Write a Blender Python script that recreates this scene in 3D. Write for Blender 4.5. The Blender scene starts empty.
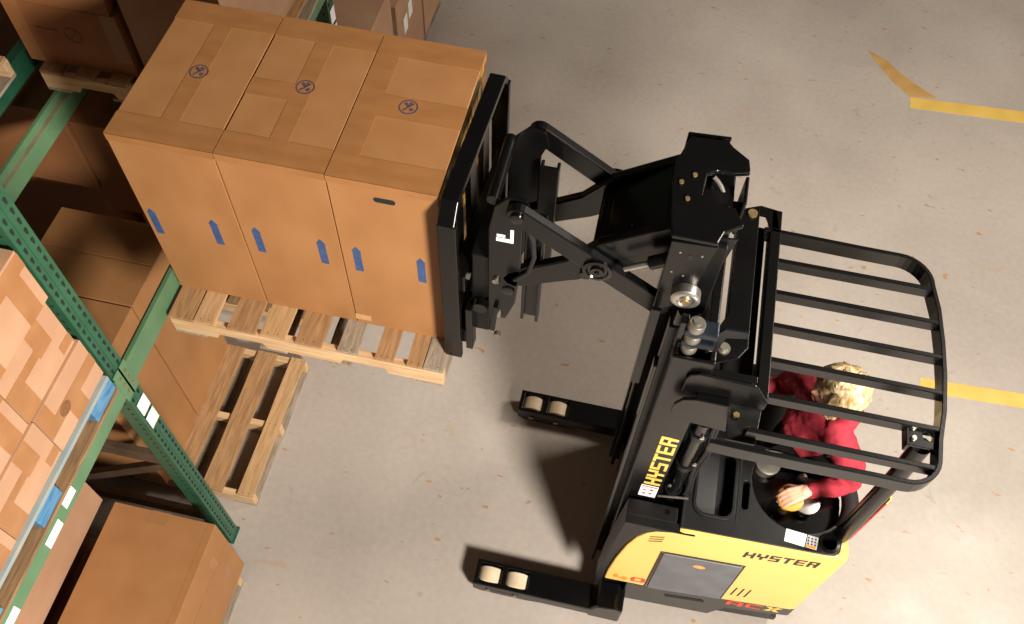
import bpy, bmesh, math, random
from mathutils import Vector, Matrix, Euler, noise
random.seed(7)
PI = math.pi
sc = bpy.context.scene
COL = sc.collection

# ------------------------------------------------------------------ camera, light, exposure
cam_data = bpy.data.cameras.new('camera')
cam_data.sensor_width = 36.0
cam_data.lens = 913.16 / 1024 * 36.0
cam_data.clip_start = 0.05
cam = bpy.data.objects.new('camera', cam_data)
cam.location = (0, 0, 5.3161)
cam.rotation_euler = (0.5626, -0.0247, 0.2154)
COL.objects.link(cam)
sc.camera = cam
sc.view_settings.view_transform = 'Standard'
sc.view_settings.look = 'None'
sc.view_settings.gamma = 1.0
sc.view_settings.use_curve_mapping = False
sc.view_settings.exposure = 0.0
world = bpy.data.worlds.new('warehouse_air')
sc.world = world
world.use_nodes = True
wb = world.node_tree.nodes['Background']
wb.inputs[0].default_value = (1.0, 0.82, 0.64, 1)
wb.inputs[1].default_value = 0.05


def area(name, loc, target, size, power, colour, size_y=None):
    d = bpy.data.lights.new(name, 'AREA')
    d.energy = power
    d.color = colour
    d.shape = 'RECTANGLE' if size_y else 'DISK'
    d.size = size
    if size_y:
        d.size_y = size_y
    o = bpy.data.objects.new(name, d)
    o.location = loc
    o.rotation_euler = (Vector(target) - Vector(loc)).to_track_quat('-Z', 'Y').to_euler()
    COL.objects.link(o)
    return o


area('strobe_softbox', (2.95, -2.02, 4.95), (-0.1, 1.9, 0.8), 1.1, 880, (1.0, 0.93, 0.84))
area('aisle_lamp', (4.7, 4.2, 6.4), (0.2, 2.6, 0), 1.6, 390, (1.0, 0.90, 0.78), 1.6)

# ------------------------------------------------------------------ materials


def rgb(h):
    h = h.lstrip('#')
    c = [int(h[i:i + 2], 16) / 255 for i in (0, 2, 4)]
    return tuple(((x / 12.92) if x <= 0.04045 else ((x + 0.055) / 1.055) ** 2.4) for x in c) + (1,)


def base_mat(name, rough=0.6, metal=0.0, spec=0.5):
    m = bpy.data.materials.new(name)
    m.use_nodes = True
    nt = m.node_tree
    b = nt.nodes['Principled BSDF']
    b.inputs['Roughness'].default_value = rough
    b.inputs['Metallic'].default_value = metal
    b.inputs['Specular IOR Level'].default_value = spec
    return m, nt, b


def noise_mat(name, c1, c2, scale=8, rough=0.6, metal=0.0, detail=4, stretch=None, bump=0.0, spec=0.5,
              lo=0.35, hi=0.65, bscale=None, distort=0.0):
    m, nt, b = base_mat(name, rough, metal, spec)
    N, L = nt.nodes, nt.links
    tc = N.new('ShaderNodeTexCoord')
    mp = N.new('ShaderNodeMapping')
    if stretch:
        mp.inputs['Scale'].default_value = stretch
    nz = N.new('ShaderNodeTexNoise')
    nz.inputs['Scale'].default_value = scale
    nz.inputs['Detail'].default_value = detail
    nz.inputs['Distortion'].default_value = distort
    cr = N.new('ShaderNodeValToRGB')
    cr.color_ramp.elements[0].position = lo
    cr.color_ramp.elements[1].position = hi
    cr.color_ramp.elements[0].color = rgb(c1)
    cr.color_ramp.elements[1].color = rgb(c2)
    L.new(tc.outputs['Object'], mp.inputs['Vector'])
    L.new(mp.outputs['Vector'], nz.inputs['Vector'])
    L.new(nz.outputs['Fac'], cr.inputs['Fac'])
    L.new(cr.outputs['Color'], b.inputs['Base Color'])
    if bump:
        bp = N.new('ShaderNodeBump')
        bp.inputs['Strength'].default_value = bump
        bp.inputs['Distance'].default_value = 0.004
        if bscale:
            n2 = N.new('ShaderNodeTexNoise')
            n2.inputs['Scale'].default_value = bscale
            L.new(mp.outputs['Vector'], n2.inputs['Vector'])
            L.new(n2.outputs['Fac'], bp.inputs['Height'])
        else:
            L.new(nz.outputs['Fac'], bp.inputs['Height'])
        L.new(bp.outputs['Normal'], b.inputs['Normal'])
    return m


def floor_mat():
    m, nt, b = base_mat('polished_concrete', 0.42, 0, 0.45)
    N, L = nt.nodes, nt.links
    tc = N.new('ShaderNodeTexCoord')

    def nz(scale, detail=5, dist=0.0, vec=None):
        n = N.new('ShaderNodeTexNoise')
        n.inputs['Scale'].default_value = scale
        n.inputs['Detail'].default_value = detail
        n.inputs['Distortion'].default_value = dist
        L.new(vec or tc.outputs['Object'], n.inputs['Vector'])
        return n

    def ramp(src, p0, p1, c0, c1):
        r = N.new('ShaderNodeValToRGB')
        r.color_ramp.elements[0].position = p0
        r.color_ramp.elements[1].position = p1
        r.color_ramp.elements[0].color = c0
        r.color_ramp.elements[1].color = c1
        L.new(src, r.inputs['Fac'])
        return r

    def mix(fac, a, bb):
        x = N.new('ShaderNodeMix')
        x.data_type = 'RGBA'
        if isinstance(fac, float):
            x.inputs['Factor'].default_value = fac
        else:
            L.new(fac, x.inputs['Factor'])
        L.new(a, x.inputs['A'])
        if isinstance(bb, tuple):
            x.inputs['B'].default_value = bb
        else:
            L.new(bb, x.inputs['B'])
        return x.outputs['Result']

    big = ramp(nz(0.9, 6, 0.4).outputs['Fac'], 0.32, 0.68, rgb('#9f958c'), rgb('#b3a99f'))
    fine = ramp(nz(26, 8).outputs['Fac'], 0.3, 0.7, rgb('#92887e'), rgb('#beb3a8'))
    c = mix(0.16, big.outputs['Color'], fine.outputs['Color'])
    black, white = (0, 0, 0, 1), (1, 1, 1, 1)
    # dark grey scuffs
    sc1 = ramp(nz(6.5, 3, 0.6).outputs['Fac'], 0.68, 0.76, black, (0.45, 0.45, 0.45, 1))
    c = mix(sc1.outputs['Color'], c, rgb('#7f776e'))
    # rusty-orange paint specks, gathered in the aisle
    mp = N.new('ShaderNodeMapping')
    mp.inputs['Rotation'].default_value = (0, 0, 0.6)
    mp.inputs['Scale'].default_value = (1.0, 2.2, 1)
    L.new(tc.outputs['Object'], mp.inputs['Vector'])
    sp = ramp(nz(9.0, 2, 0.3, mp.outputs['Vector']).outputs['Fac'], 0.70, 0.735, black, (0.75, 0.75, 0.75, 1))
    c = mix(sp.outputs['Color'], c, rgb('#a8743c'))
    sp2 = ramp(nz(3.0, 3, 1.2, mp.outputs['Vector']).outputs['Fac'], 0.66, 0.74, black, (0.3, 0.3, 0.3, 1))
    c = mix(sp2.outputs['Color'], c, rgb('#a98a5a'))
    L.new(c, b.inputs['Base Color'])
    rr = ramp(nz(2.0, 5).outputs['Fac'], 0.3, 0.7, (0.36, 0.36, 0.36, 1), (0.55, 0.55, 0.55, 1))
    L.new(rr.outputs['Color'], b.inputs['Roughness'])
    bp = N.new('ShaderNodeBump')
    bp.inputs['Strength'].default_value = 0.02
    bp.inputs['Distance'].default_value = 0.002
    L.new(nz(60, 4).outputs['Fac'], bp.inputs['Height'])
    L.new(bp.outputs['Normal'], b.inputs['Normal'])
    return m


M = {}
M['floor'] = floor_mat()
M['card'] = noise_mat('kraft_cardboard', '#98693e', '#a27246', 5, 0.62, stretch=(1, 1, 0.6), bump=0.05, bscale=40)
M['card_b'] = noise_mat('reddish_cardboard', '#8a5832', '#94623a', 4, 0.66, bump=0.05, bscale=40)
M['card_c'] = noise_mat('pale_cardboard', '#a98265', '#b48d70', 5, 0.62, bump=0.05, bscale=40)
M['card_in'] = noise_mat('cardboard_edge', '#8a5e30', '#966a3a', 20, 0.8)
M['tape'] = noise_mat('brown_packing_tape', '#91633a', '#9b6b40', 6, 0.38, stretch=(1, 3, 1), bump=0.08)
M['tape_b'] = noise_mat('orange_brown_tape', '#966842', '#a1734c', 9, 0.3, bump=0.1)
M['scuff'] = noise_mat('scuffed_clear_tape', '#b58a58', '#c9a072', 14, 0.35, bump=0.15)
M['yellow_tape'] = noise_mat('yellow_tape', '#d6a81f', '#e6bf3a', 10, 0.35)
M['ink'] = noise_mat('dark_blue_ink', '#3a3648', '#464254', 30, 0.7)
M['blue_ink'] = noise_mat('blue_ink', '#2c456f', '#3a527c', 30, 0.6)
M['faded_ink'] = noise_mat('faded_ink', '#6f4a2a', '#7c5632', 30, 0.7)
M['wood'] = noise_mat('pallet_wood', '#8e6a46', '#ab855c', 7, 0.75, stretch=(9, 0.9, 9), bump=0.25, distort=0.6)
M['wood_x'] = noise_mat('pallet_wood_stringer', '#b8946a', '#d0b088', 6, 0.75, stretch=(0.9, 9, 9), bump=0.25, distort=0.6)
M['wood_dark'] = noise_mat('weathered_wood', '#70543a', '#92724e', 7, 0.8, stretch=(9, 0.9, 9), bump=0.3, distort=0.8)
M['wood_pale'] = noise_mat('fresh_wood', '#a88258', '#c09c72', 7, 0.75, stretch=(9, 0.9, 9), bump=0.2, distort=0.5)
M['wood_grey'] = noise_mat('grey_weathered_wood', '#7f715f', '#a39380', 8, 0.8, stretch=(9, 0.9, 9), bump=0.3, distort=0.8)
M['wood_deep'] = noise_mat('dark_bottom_board', '#4d3a26', '#6b5338', 9, 0.85, stretch=(9, 0.9, 9), bump=0.3)
M['blue_wood'] = noise_mat('blue_painted_wood', '#2f6690', '#5a88a8', 7, 0.7, stretch=(2, 2, 8), bump=0.2, lo=0.3)
M['blue_pale'] = noise_mat('worn_blue_paint', '#7c8f94', '#8f9490', 9, 0.75, bump=0.2)
M['green'] = noise_mat('green_rack_paint', '#22503a', '#2a5a42', 6, 0.4, bump=0.05)
M['green_beam'] = noise_mat('light_green_beam_paint', '#4f7252', '#5a7c5a', 5, 0.42, bump=0.05)
M['rack_hole'] = noise_mat('hole_shadow', '#0a100c', '#101812', 10, 0.9)
M['brace'] = noise_mat('brown_brace_steel', '#4a3b2e', '#5e4d3e', 8, 0.5, metal=0.2)
M['galv'] = noise_mat('beam_step', '#6f6a55', '#8a8468', 8, 0.5)
M['white'] = noise_mat('white_label', '#e8e6e0', '#f4f2ee', 8, 0.5)
M['labelgrey'] = noise_mat('label_print', '#9b9a98', '#b4b3b0', 60, 0.6)
M['labelblack'] = noise_mat('label_black', '#1a1a1c', '#2a2a2c', 30, 0.6)
M['black'] = noise_mat('black_paint', '#070707', '#0b0a0a', 6, 0.27, spec=0.38, bump=0.02)
M['black_flat'] = noise_mat('matt_black', '#070707', '#0a0a0a', 8, 0.42, spec=0.3)
M['black_gloss'] = noise_mat('gloss_black', '#080808', '#0c0c0c', 8, 0.16)
M['plastic'] = noise_mat('dark_plastic', '#111112', '#161616', 14, 0.36, spec=0.4, bump=0.05)
M['grey_plastic'] = noise_mat('grey_plastic', '#161617', '#1c1c1d', 12, 0.45, bump=0.03, spec=0.3)
M['door_grey'] = noise_mat('battery_door_grey', '#4c4e54', '#5a5c62', 8, 0.4)
M['rubber'] = noise_mat('rubber', '#0f0e0e', '#161514', 16, 0.75)
M['steel'] = noise_mat('bright_steel', '#b8b4ac', '#cbc7c0', 12, 0.28, metal=0.9)
M['steel_dull'] = noise_mat('dull_steel', '#8c867c', '#a69f94', 12, 0.4, metal=0.8)
M['blue_steel'] = noise_mat('blued_steel', '#20252e', '#2c333e', 10, 0.35, metal=0.6)
M['brass'] = noise_mat('brass_bolt', '#9c8258', '#b39a6c', 12, 0.35, metal=0.7)
M['yellow'] = noise_mat('yellow_truck_paint', '#e2b75c', '#e6bd64', 3, 0.34, spec=0.5)
M['gold'] = noise_mat('gold_lettering', '#d0b04a', '#dec260', 20, 0.45)
M['red'] = noise_mat('red_lettering', '#c23a24', '#d0452c', 20, 0.5)
M['orange'] = noise_mat('orange_lettering', '#e8801c', '#f09028', 20, 0.5)
M['knob'] = noise_mat('orange_knob', '#d08f38', '#d89a44', 12, 0.35)
M['wheel_poly'] = noise_mat('cream_polyurethane', '#cdb898', '#dcc8aa', 10, 0.5)
M['shirt'] = noise_mat('red_fleece', '#98202f', '#a82a3a', 18, 0.85, bump=0.4, bscale=60)
M['trouser'] = noise_mat('dark_denim', '#22252e', '#2c303a', 40, 0.85)
M['skin'] = noise_mat('skin', '#d9a283', '#e3b095', 18, 0.5)
M['hair'] = noise_mat('blonde_hair', '#a8814e', '#ead6aa', 14, 0.42, stretch=(3, 3, 1))
M['lip'] = noise_mat('lips', '#b0605a', '#bb6c64', 20, 0.4)
M['eyewhite'] = noise_mat('eye_white', '#e6e2dc', '#efece8', 20, 0.3)
M['iris'] = noise_mat('iris', '#4a5a66', '#566874', 20, 0.3)
M['tape_floor'] = noise_mat('yellow_floor_tape', '#c9a54a', '#d6b35a', 5, 0.6, lo=0.25, hi=0.6, bump=0.1)
M['tape_old'] = noise_mat('worn_floor_tape', '#a98448', '#b8935a', 6, 0.65, bump=0.1)
M['wall'] = noise_mat('warehouse_wall', '#8a8378', '#958e82', 2, 0.8)

# ------------------------------------------------------------------ mesh helpers


def inside(x, y, poly):
    r = False
    for i in range(len(poly)):
        (x0, y0), (x1, y1) = poly[i - 1], poly[i]
        if (y0 > y) != (y1 > y) and x < (x1 - x0) * (y - y0) / (y1 - y0) + x0:
            r = not r
    return r


class MB:
    def __init__(s):
        s.bm = bmesh.new()
        s.cur = 0

    def slot(s, i):
        for f in s.bm.faces:
            if not f.tag:
                f.material_index = s.cur
                f.tag = True
        s.cur = i
        return s

    def box(s, x0, x1, y0, y1, z0, z1, mtx=None):
        P = [(x, y, z) for z in (z0, z1) for y in (y0, y1) for x in (x0, x1)]
        v = [s.bm.verts.new(Vector(p) if mtx is None else mtx @ Vector(p)) for p in P]
        for f in ((0, 2, 3, 1), (4, 5, 7, 6), (0, 1, 5, 4), (2, 6, 7, 3), (0, 4, 6, 2), (1, 3, 7, 5)):
            s.bm.faces.new([v[i] for i in f])
        return s

    def hexa(s, P):      # 8 points ordered like box(): z, y, x
        v = [s.bm.verts.new(Vector(p)) for p in P]
        for f in ((0, 2, 3, 1), (4, 5, 7, 6), (0, 1, 5, 4), (2, 6, 7, 3), (0, 4, 6, 2), (1, 3, 7, 5)):
            s.bm.faces.new([v[i] for i in f])
        return s

    def bar(s, a, b, w, h, up=(0, 0, 1)):
        a, b = Vector(a), Vector(b)
        d = (b - a)
        n = d.normalized()
        side = n.cross(Vector(up)).normalized()
        u = side.cross(n).normalized()
        P = []
        for p in (a, b):
            for q in (-1, 1):
                for r in (-1, 1):
                    P.append(p + side * (w / 2 * r) + u * (h / 2 * q))
        return s.hexa(P)

    def prism(s, pts, axis, a, b, fa=None, holes=()):
        """extrude a 2D outline (optionally with holes) along an axis between a and b"""
        def mk(p, t):
            if axis == 'x':
                return (t, p[0], p[1])
            if axis == 'y':
                return (p[0], t, p[1])
            return (p[0], p[1], t)
        loops = [list(pts)] + [list(h) for h in holes]
        rings = []
        for t in (a, b):
            r = []
            for lp in loops:
                r.append([s.bm.verts.new(mk(p, t)) for p in lp])
            rings.append(r)
        for i in range(2):
            edges = []
            for lp in rings[i]:
                for k in range(len(lp)):
                    edges.append(s.bm.edges.new((lp[k], lp[(k + 1) % len(lp)])))
            res = bmesh.ops.triangle_fill(s.bm, use_beauty=True, use_dissolve=not holes, edges=edges)
            if holes:
                ia, ib = {'x': (1, 2), 'y': (0, 2), 'z': (0, 1)}[axis]
                bad = []
                for f in [g for g in res['geom'] if isinstance(g, bmesh.types.BMFace)]:
                    c = f.calc_center_median()
                    if any(inside(c[ia], c[ib], h) for h in holes):
                        bad.append(f)
                bmesh.ops.delete(s.bm, geom=bad, context='FACES_ONLY')
        for k, lp in enumerate(loops):
            n = len(lp)
            for j in range(n):
                s.bm.faces.new((rings[0][k][j], rings[0][k][(j + 1) % n], rings[1][k][(j + 1) % n], rings[1][k][j]))
        return s

    def cyl(s, p0, p1, r0, r1=None, n=20, cap=True):
        r1 = r0 if r1 is None else r1
        p0, p1 = Vector(p0), Vector(p1)
        d = (p1 - p0).normalized()
        u = d.orthogonal().normalized()
        w = d.cross(u)
        A, B = [], []
        for i in range(n):
            t = 2 * PI * i / n
            o = u * math.cos(t) + w * math.sin(t)
            A.append(s.bm.verts.new(p0 + o * r0))
            B.append(s.bm.verts.new(p1 + o * r1))
        for i in range(n):
            j = (i + 1) % n
            s.bm.faces.new((A[i], A[j], B[j], B[i]))
        if cap:
            s.bm.faces.new(A)
            s.bm.faces.new(B)
        return s

    def lathe(s, c, axis, prof, n=28):
        """prof: list of (radius, height along axis)"""
        c, d = Vector(c), Vector(axis).normalized()
        u = d.orthogonal().normalized()
        w = d.cross(u)
        rings = []
        for r, h in prof:
            rings.append([s.bm.verts.new(c + d * h + (u * math.cos(2 * PI * i / n) + w * math.sin(2 * PI * i / n)) * max(r, 1e-4))
                          for i in range(n)])
        for a, b in zip(rings, rings[1:]):
            for i in range(n):
                j = (i + 1) % n
                s.bm.faces.new((a[i], a[j], b[j], b[i]))
        s.bm.faces.new(rings[0])
        s.bm.faces.new(rings[-1])
        return s

    def tube(s, pts, r, n=10, rs=None):
        pts = [Vector(p) for p in pts]
        prev = None
        rings = []
        for i, p in enumerate(pts):
            d = (pts[min(i + 1, len(pts) - 1)] - pts[max(i - 1, 0)]).normalized()
            if prev is None:
                u = d.orthogonal().normalized()
            else:
                u = (prev - d * prev.dot(d)).normalized()
            prev = u
            w = d.cross(u)
            rr = rs[i] if rs else r
            rings.append([s.bm.verts.new(p + (u * math.cos(2 * PI * k / n) + w * math.sin(2 * PI * k / n)) * rr) for k in range(n)])
        for a, b in zip(rings, rings[1:]):
            for k in range(n):
                j = (k + 1) % n
                s.bm.faces.new((a[k], a[j], b[j], b[k]))
        s.bm.faces.new(rings[0])
        s.bm.faces.new(rings[-1])
        return s

    def strip(s, path, w, h):
        """flat bar (thickness w horizontally, height h in z) swept along a horizontal path"""
        path = [Vector(p) for p in path]
        rings = []
        for i, p in enumerate(path):
            d = (path[min(i + 1, len(path) - 1)] - path[max(i - 1, 0)])
            d.z = 0
            d.normalize()
            nrm = Vector((-d.y, d.x, 0))
            rings.append([s.bm.verts.new(p + nrm * (w / 2 * a) + Vector((0, 0, h / 2 * b))) for a, b in ((-1, -1), (1, -1), (1, 1), (-1, 1))])
        for a, b in zip(rings, rings[1:]):
            for k in range(4):
                j = (k + 1) % 4
                s.bm.faces.new((a[k], a[j], b[j], b[k]))
        s.bm.faces.new(rings[0])
        s.bm.faces.new(rings[-1])
        return s

    def decal(s, polys, o, u, v, t=0.0012):
        """thin raised marks: polygons in (u,v) on a plane, thickness t along u x v"""
        o, u, v = Vector(o), Vector(u), Vector(v)
        n = u.cross(v).normalized() * t
        for pl in polys:
            A = [s.bm.verts.new(o + u * a + v * b) for a, b in pl]
            B = [s.bm.verts.new(o + u * a + v * b + n) for a, b in pl]
            s.bm.faces.new(B)
            s.bm.faces.new(A[::-1])
            m = len(A)
            for i in range(m):
                s.bm.faces.new((A[i], A[(i + 1) % m], B[(i + 1) % m], B[i]))
        return s

    def build(s, name, mat, parent=None, bevel=0.0, smooth=False, seg=2):
        s.slot(0)
        root = parent
        off = Vector((0, 0, 0))
        while root is not None:
            off += root.location
            root = root.parent
        if off.length:
            bmesh.ops.translate(s.bm, vec=-off, verts=s.bm.verts)
        bmesh.ops.recalc_face_normals(s.bm, faces=s.bm.faces)
        me = bpy.data.meshes.new(name)
        s.bm.to_mesh(me)
        s.bm.free()
        for q in (mat if isinstance(mat, (list, tuple)) else [mat]):
            me.materials.append(q)
        o = bpy.data.objects.new(name, me)
        if parent is not None:
            o.parent = parent
        COL.objects.link(o)
        if smooth:
            for p in me.polygons:
                p.use_smooth = True
            es = o.modifiers.new('edges', 'EDGE_SPLIT')
            es.split_angle = math.radians(40)
        if bevel:
            b = o.modifiers.new('bevel', 'BEVEL')
            b.width = bevel
            b.segments = seg
            b.limit_method = 'ANGLE'
            b.angle_limit = math.radians(35)
        return o


def tag(o, label=None, cat=None, group=None, kind=None):
    if label:
        o['label'] = label
    if cat:
        o['category'] = cat
    if group:
        o['group'] = group
    if kind:
        o['kind'] = kind
    return o


def thing(name, loc, label, cat, group=None):
    o = bpy.data.objects.new(name, None)
    o.empty_display_size = 0.1
    o.location = loc
    COL.objects.link(o)
    return tag(o, label, cat, group)


def copy_tree(o, parent=None):
    c = o.copy()
    COL.objects.link(c)
    if parent is not None:
        c.parent = parent
    for ch in list(o.children):
        copy_tree(ch, c)
    return c


def rrect(x0, x1, y0, y1, r, n=5):
    out = []
    for cx, cy, a0 in ((x1 - r, y0 + r, -90), (x1 - r, y1 - r, 0), (x0 + r, y1 - r, 90), (x0 + r, y0 + r, 180)):
        for i in range(n + 1):
            a = math.radians(a0 + 90 * i / n)
            out.append((cx + r * math.cos(a), cy + r * math.sin(a)))
    return out


def circ(cx, cy, r, n=24, a0=0, a1=360):
    full = abs(a1 - a0) >= 360
    k = n if full else n + 1
    return [(cx + r * math.cos(math.radians(a0 + (a1 - a0) * i / n)), cy + r * math.sin(math.radians(a0 + (a1 - a0) * i / n))) for i in range(k)]


def ringpolys(cx, cy, r0, r1, n=20):
    P = []
    for i in range(n):
        a, b = 2 * PI * i / n, 2 * PI * (i + 1) / n
        P.append([(cx + r0 * math.cos(a), cy + r0 * math.sin(a)), (cx + r1 * math.cos(a), cy + r1 * math.sin(a)),
                  (cx + r1 * math.cos(b), cy + r1 * math.sin(b)), (cx + r0 * math.cos(b), cy + r0 * math.sin(b))])
    return P


def R4(x0, y0, x1, y1):
    return [(x0, y0), (x1, y0), (x1, y1), (x0, y1)]


GLYPH = {
    'H': [R4(0, 0, 1.1, 6), R4(2.9, 0, 4, 6), R4(1.1, 2.5, 2.9, 3.6)],
    'Y': [R4(0, 3.4, 1.1, 6), R4(2.9, 3.4, 4, 6), R4(0, 2.4, 4, 3.4), R4(1.45, 0, 2.55, 2.4)],
    'S': [R4(0, 5, 4, 6), R4(0, 3.5, 1.1, 5), R4(0, 2.5, 4, 3.5), R4(2.9, 1, 4, 2.5), R4(0, 0, 4, 1)],
    'T': [R4(0, 4.9, 4, 6), R4(1.45, 0, 2.55, 4.9)],
    'E': [R4(0, 0, 1.1, 6), R4(1.1, 5, 4, 6), R4(1.1, 2.5, 3.6, 3.5), R4(1.1, 0, 4, 1)],
    'R': [R4(0, 0, 1.1, 6), R4(1.1, 5, 4, 6), R4(2.9, 3.4, 4, 5), R4(1.1, 2.4, 4, 3.4), R4(2.6, 0, 3.8, 2.4)],
    '4': [R4(0, 2, 1.1, 6), R4(1.1, 1.6, 4, 2.7), R4(2.4, 0, 3.5, 1.6), R4(2.4, 2.7, 3.5, 4.2)],
    '0': [R4(0, 0.6, 1.1, 5.4), R4(2.9, 0.6, 4, 5.4), R4(0.4, 5, 3.6, 6), R4(0.4, 0, 3.6, 1)],
    'A': [R4(0, 0, 1.1, 5.2), R4(2.9, 0, 4, 5.2), R4(0.4, 5.2, 3.6, 6), R4(1.1, 1.8, 2.9, 2.8)],
    'C': [R4(0, 0.5, 1.1, 5.5), R4(0.5, 5, 4, 6), R4(0.5, 0, 4, 1)],
    'X': [[(0, 0), (1.3, 0), (4, 6), (2.7, 6)], [(2.7, 0), (4, 0), (1.3, 6), (0, 6)]],
    'F': [R4(0, 0, 1.1, 6), R4(1.1, 4.9, 4, 6), R4(1.1, 2.4, 3.3, 3.5)],
}


def word(txt, h, w, gap=0.25, slant=0.0):
    """glyph polygons for a word: letter height h, total width w"""
    n = len(txt)
    lw = w / (n + gap * (n - 1))
    out = []
    for i, ch in enumerate(txt):
        x0 = i * lw * (1 + gap)
        for p in GLYPH[ch]:
            out.append([(x0 + a / 4 * lw + slant * b / 6 * h, b / 6 * h) for a, b in p])
    return out


# ------------------------------------------------------------------ setting
fl = MB().box(-9, 9, -6, 14, -0.2, 0).build('floor', M['floor'])
tag(fl, kind='structure')

b = MB()
b.prism([(2.145, 5.965), (4.6, 6.09), (4.6, 6.24), (2.147, 6.085)], 'z', 0.0, 0.002)
tag(b.build('floor_tape', M['tape_floor']), 'yellow floor tape strip on the concrete near the upper right, far from the truck', 'floor tape', 'yellow floor tapes')
b = MB()
b.prism([(2.172, 3.315), (4.6, 3.42), (4.6, 3.54), (2.172, 3.42)], 'z', 0.0, 0.002)
tag(b.build('floor_tape', M['tape_floor']), 'yellow floor tape strip on the concrete right behind the overhead guard of the truck', 'floor tape', 'yellow floor tapes')
b = MB()
b.prism([(1.80, 6.58), (1.945, 6.50), (2.07, 6.36), (2.215, 6.24), (2.37, 6.125), (2.145, 6.09), (2.01, 6.235), (1.87, 6.445)], 'z', 0.0, 0.0015)
tag(b.build('worn_floor_tape', M['tape_old']), 'faded brownish remnant of tape running diagonally off the end of the upper yellow strip', 'floor tape')

# ------------------------------------------------------------------ cartons


def carton(loc, size, label, mat='card', group=None, top='y', seam=True, cat='box', name='cardboard_box', yaw=0.0, rand=None,
           tape=True, smudge=False):
    """loc = centre of the base; local coordinates around it"""
    sx, sy, sz = size
    r = thing(name, loc, label, cat, group)
    L = Vector(loc)
    hx, hy = sx / 2, sy / 2

    def W(x, y, z):
        return (L.x + x, L.y + y, L.z + z)
    bd = MB()
    bd.box(L.x - hx, L.x + hx, L.y - hy, L.y + hy, L.z, L.z + sz - 0.004)
    # two top flaps with the slit between them
    g = 0.003
    if not seam:
        bd.box(L.x - hx, L.x + hx, L.y - hy, L.y + hy, L.z + sz - 0.004, L.z + sz)
    elif top == 'y':
        bd.box(L.x - hx, L.x - g, L.y - hy, L.y + hy, L.z + sz - 0.004, L.z + sz)
        bd.box(L.x + g, L.x + hx, L.y - hy, L.y + hy, L.z + sz - 0.004, L.z + sz)
    else:
        bd.box(L.x - hx, L.x + hx, L.y - hy, L.y - g, L.z + sz - 0.004, L.z + sz)
        bd.box(L.x - hx, L.x + hx, L.y + g, L.y + hy, L.z + sz - 0.004, L.z + sz)
    bd.build('carton', M[mat], r, bevel=0.003)
    if tape:
        t = MB()
        e = 0.0012
        w = 0.035
        if top == 'y':
            t.box(L.x - w, L.x + w, L.y - hy - e, L.y + hy + e, L.z + sz - 0.001, L.z + sz + e)
            t.box(L.x - w, L.x + w, L.y - hy - e, L.y - hy + 0.001, L.z + sz - 0.07, L.z + sz + e)
            t.box(L.x - hx - e, L.x + hx + e, L.y - hy - e, L.y - hy + 0.05, L.z + sz - 0.0005, L.z + sz + e * 1.2)
            t.box(L.x - hx - e, L.x + hx + e, L.y + hy - 0.06, L.y + hy + e, L.z + sz - 0.0005, L.z + sz + e * 1.2)
        else:
            t.box(L.x - hx - e, L.x + hx + e, L.y - w, L.y + w, L.z + sz - 0.001, L.z + sz + e)
            t.box(L.x + hx - 0.001, L.x + hx + e, L.y - w, L.y + w, L.z + sz - 0.08, L.z + sz + e)
        t.build('packing_tape', M['tape'], r)
    if yaw:
        r.rotation_euler.z = yaw
    return r


class Pieces:
    def __init__(s, name, mat, parent):
        s.a = (name, mat, parent)

    def box(s, *b):
        MB().box(*b).build(*s.a)

    def decal(s, polys, *b):
        for p in polys:
            MB().decal([p], *b).build(*s.a)


def arrow(cx, z0, h=0.16, w=0.032):
    return [[(cx - w / 2, z0), (cx + w / 2, z0), (cx + w / 2, z0 + h - 0.03), (cx - w / 2, z0 + h - 0.03)],
            [(cx - w * 0.62, z0 + h - 0.03), (cx + w * 0.62, z0 + h - 0.03), (cx, z0 + h)]]


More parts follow.
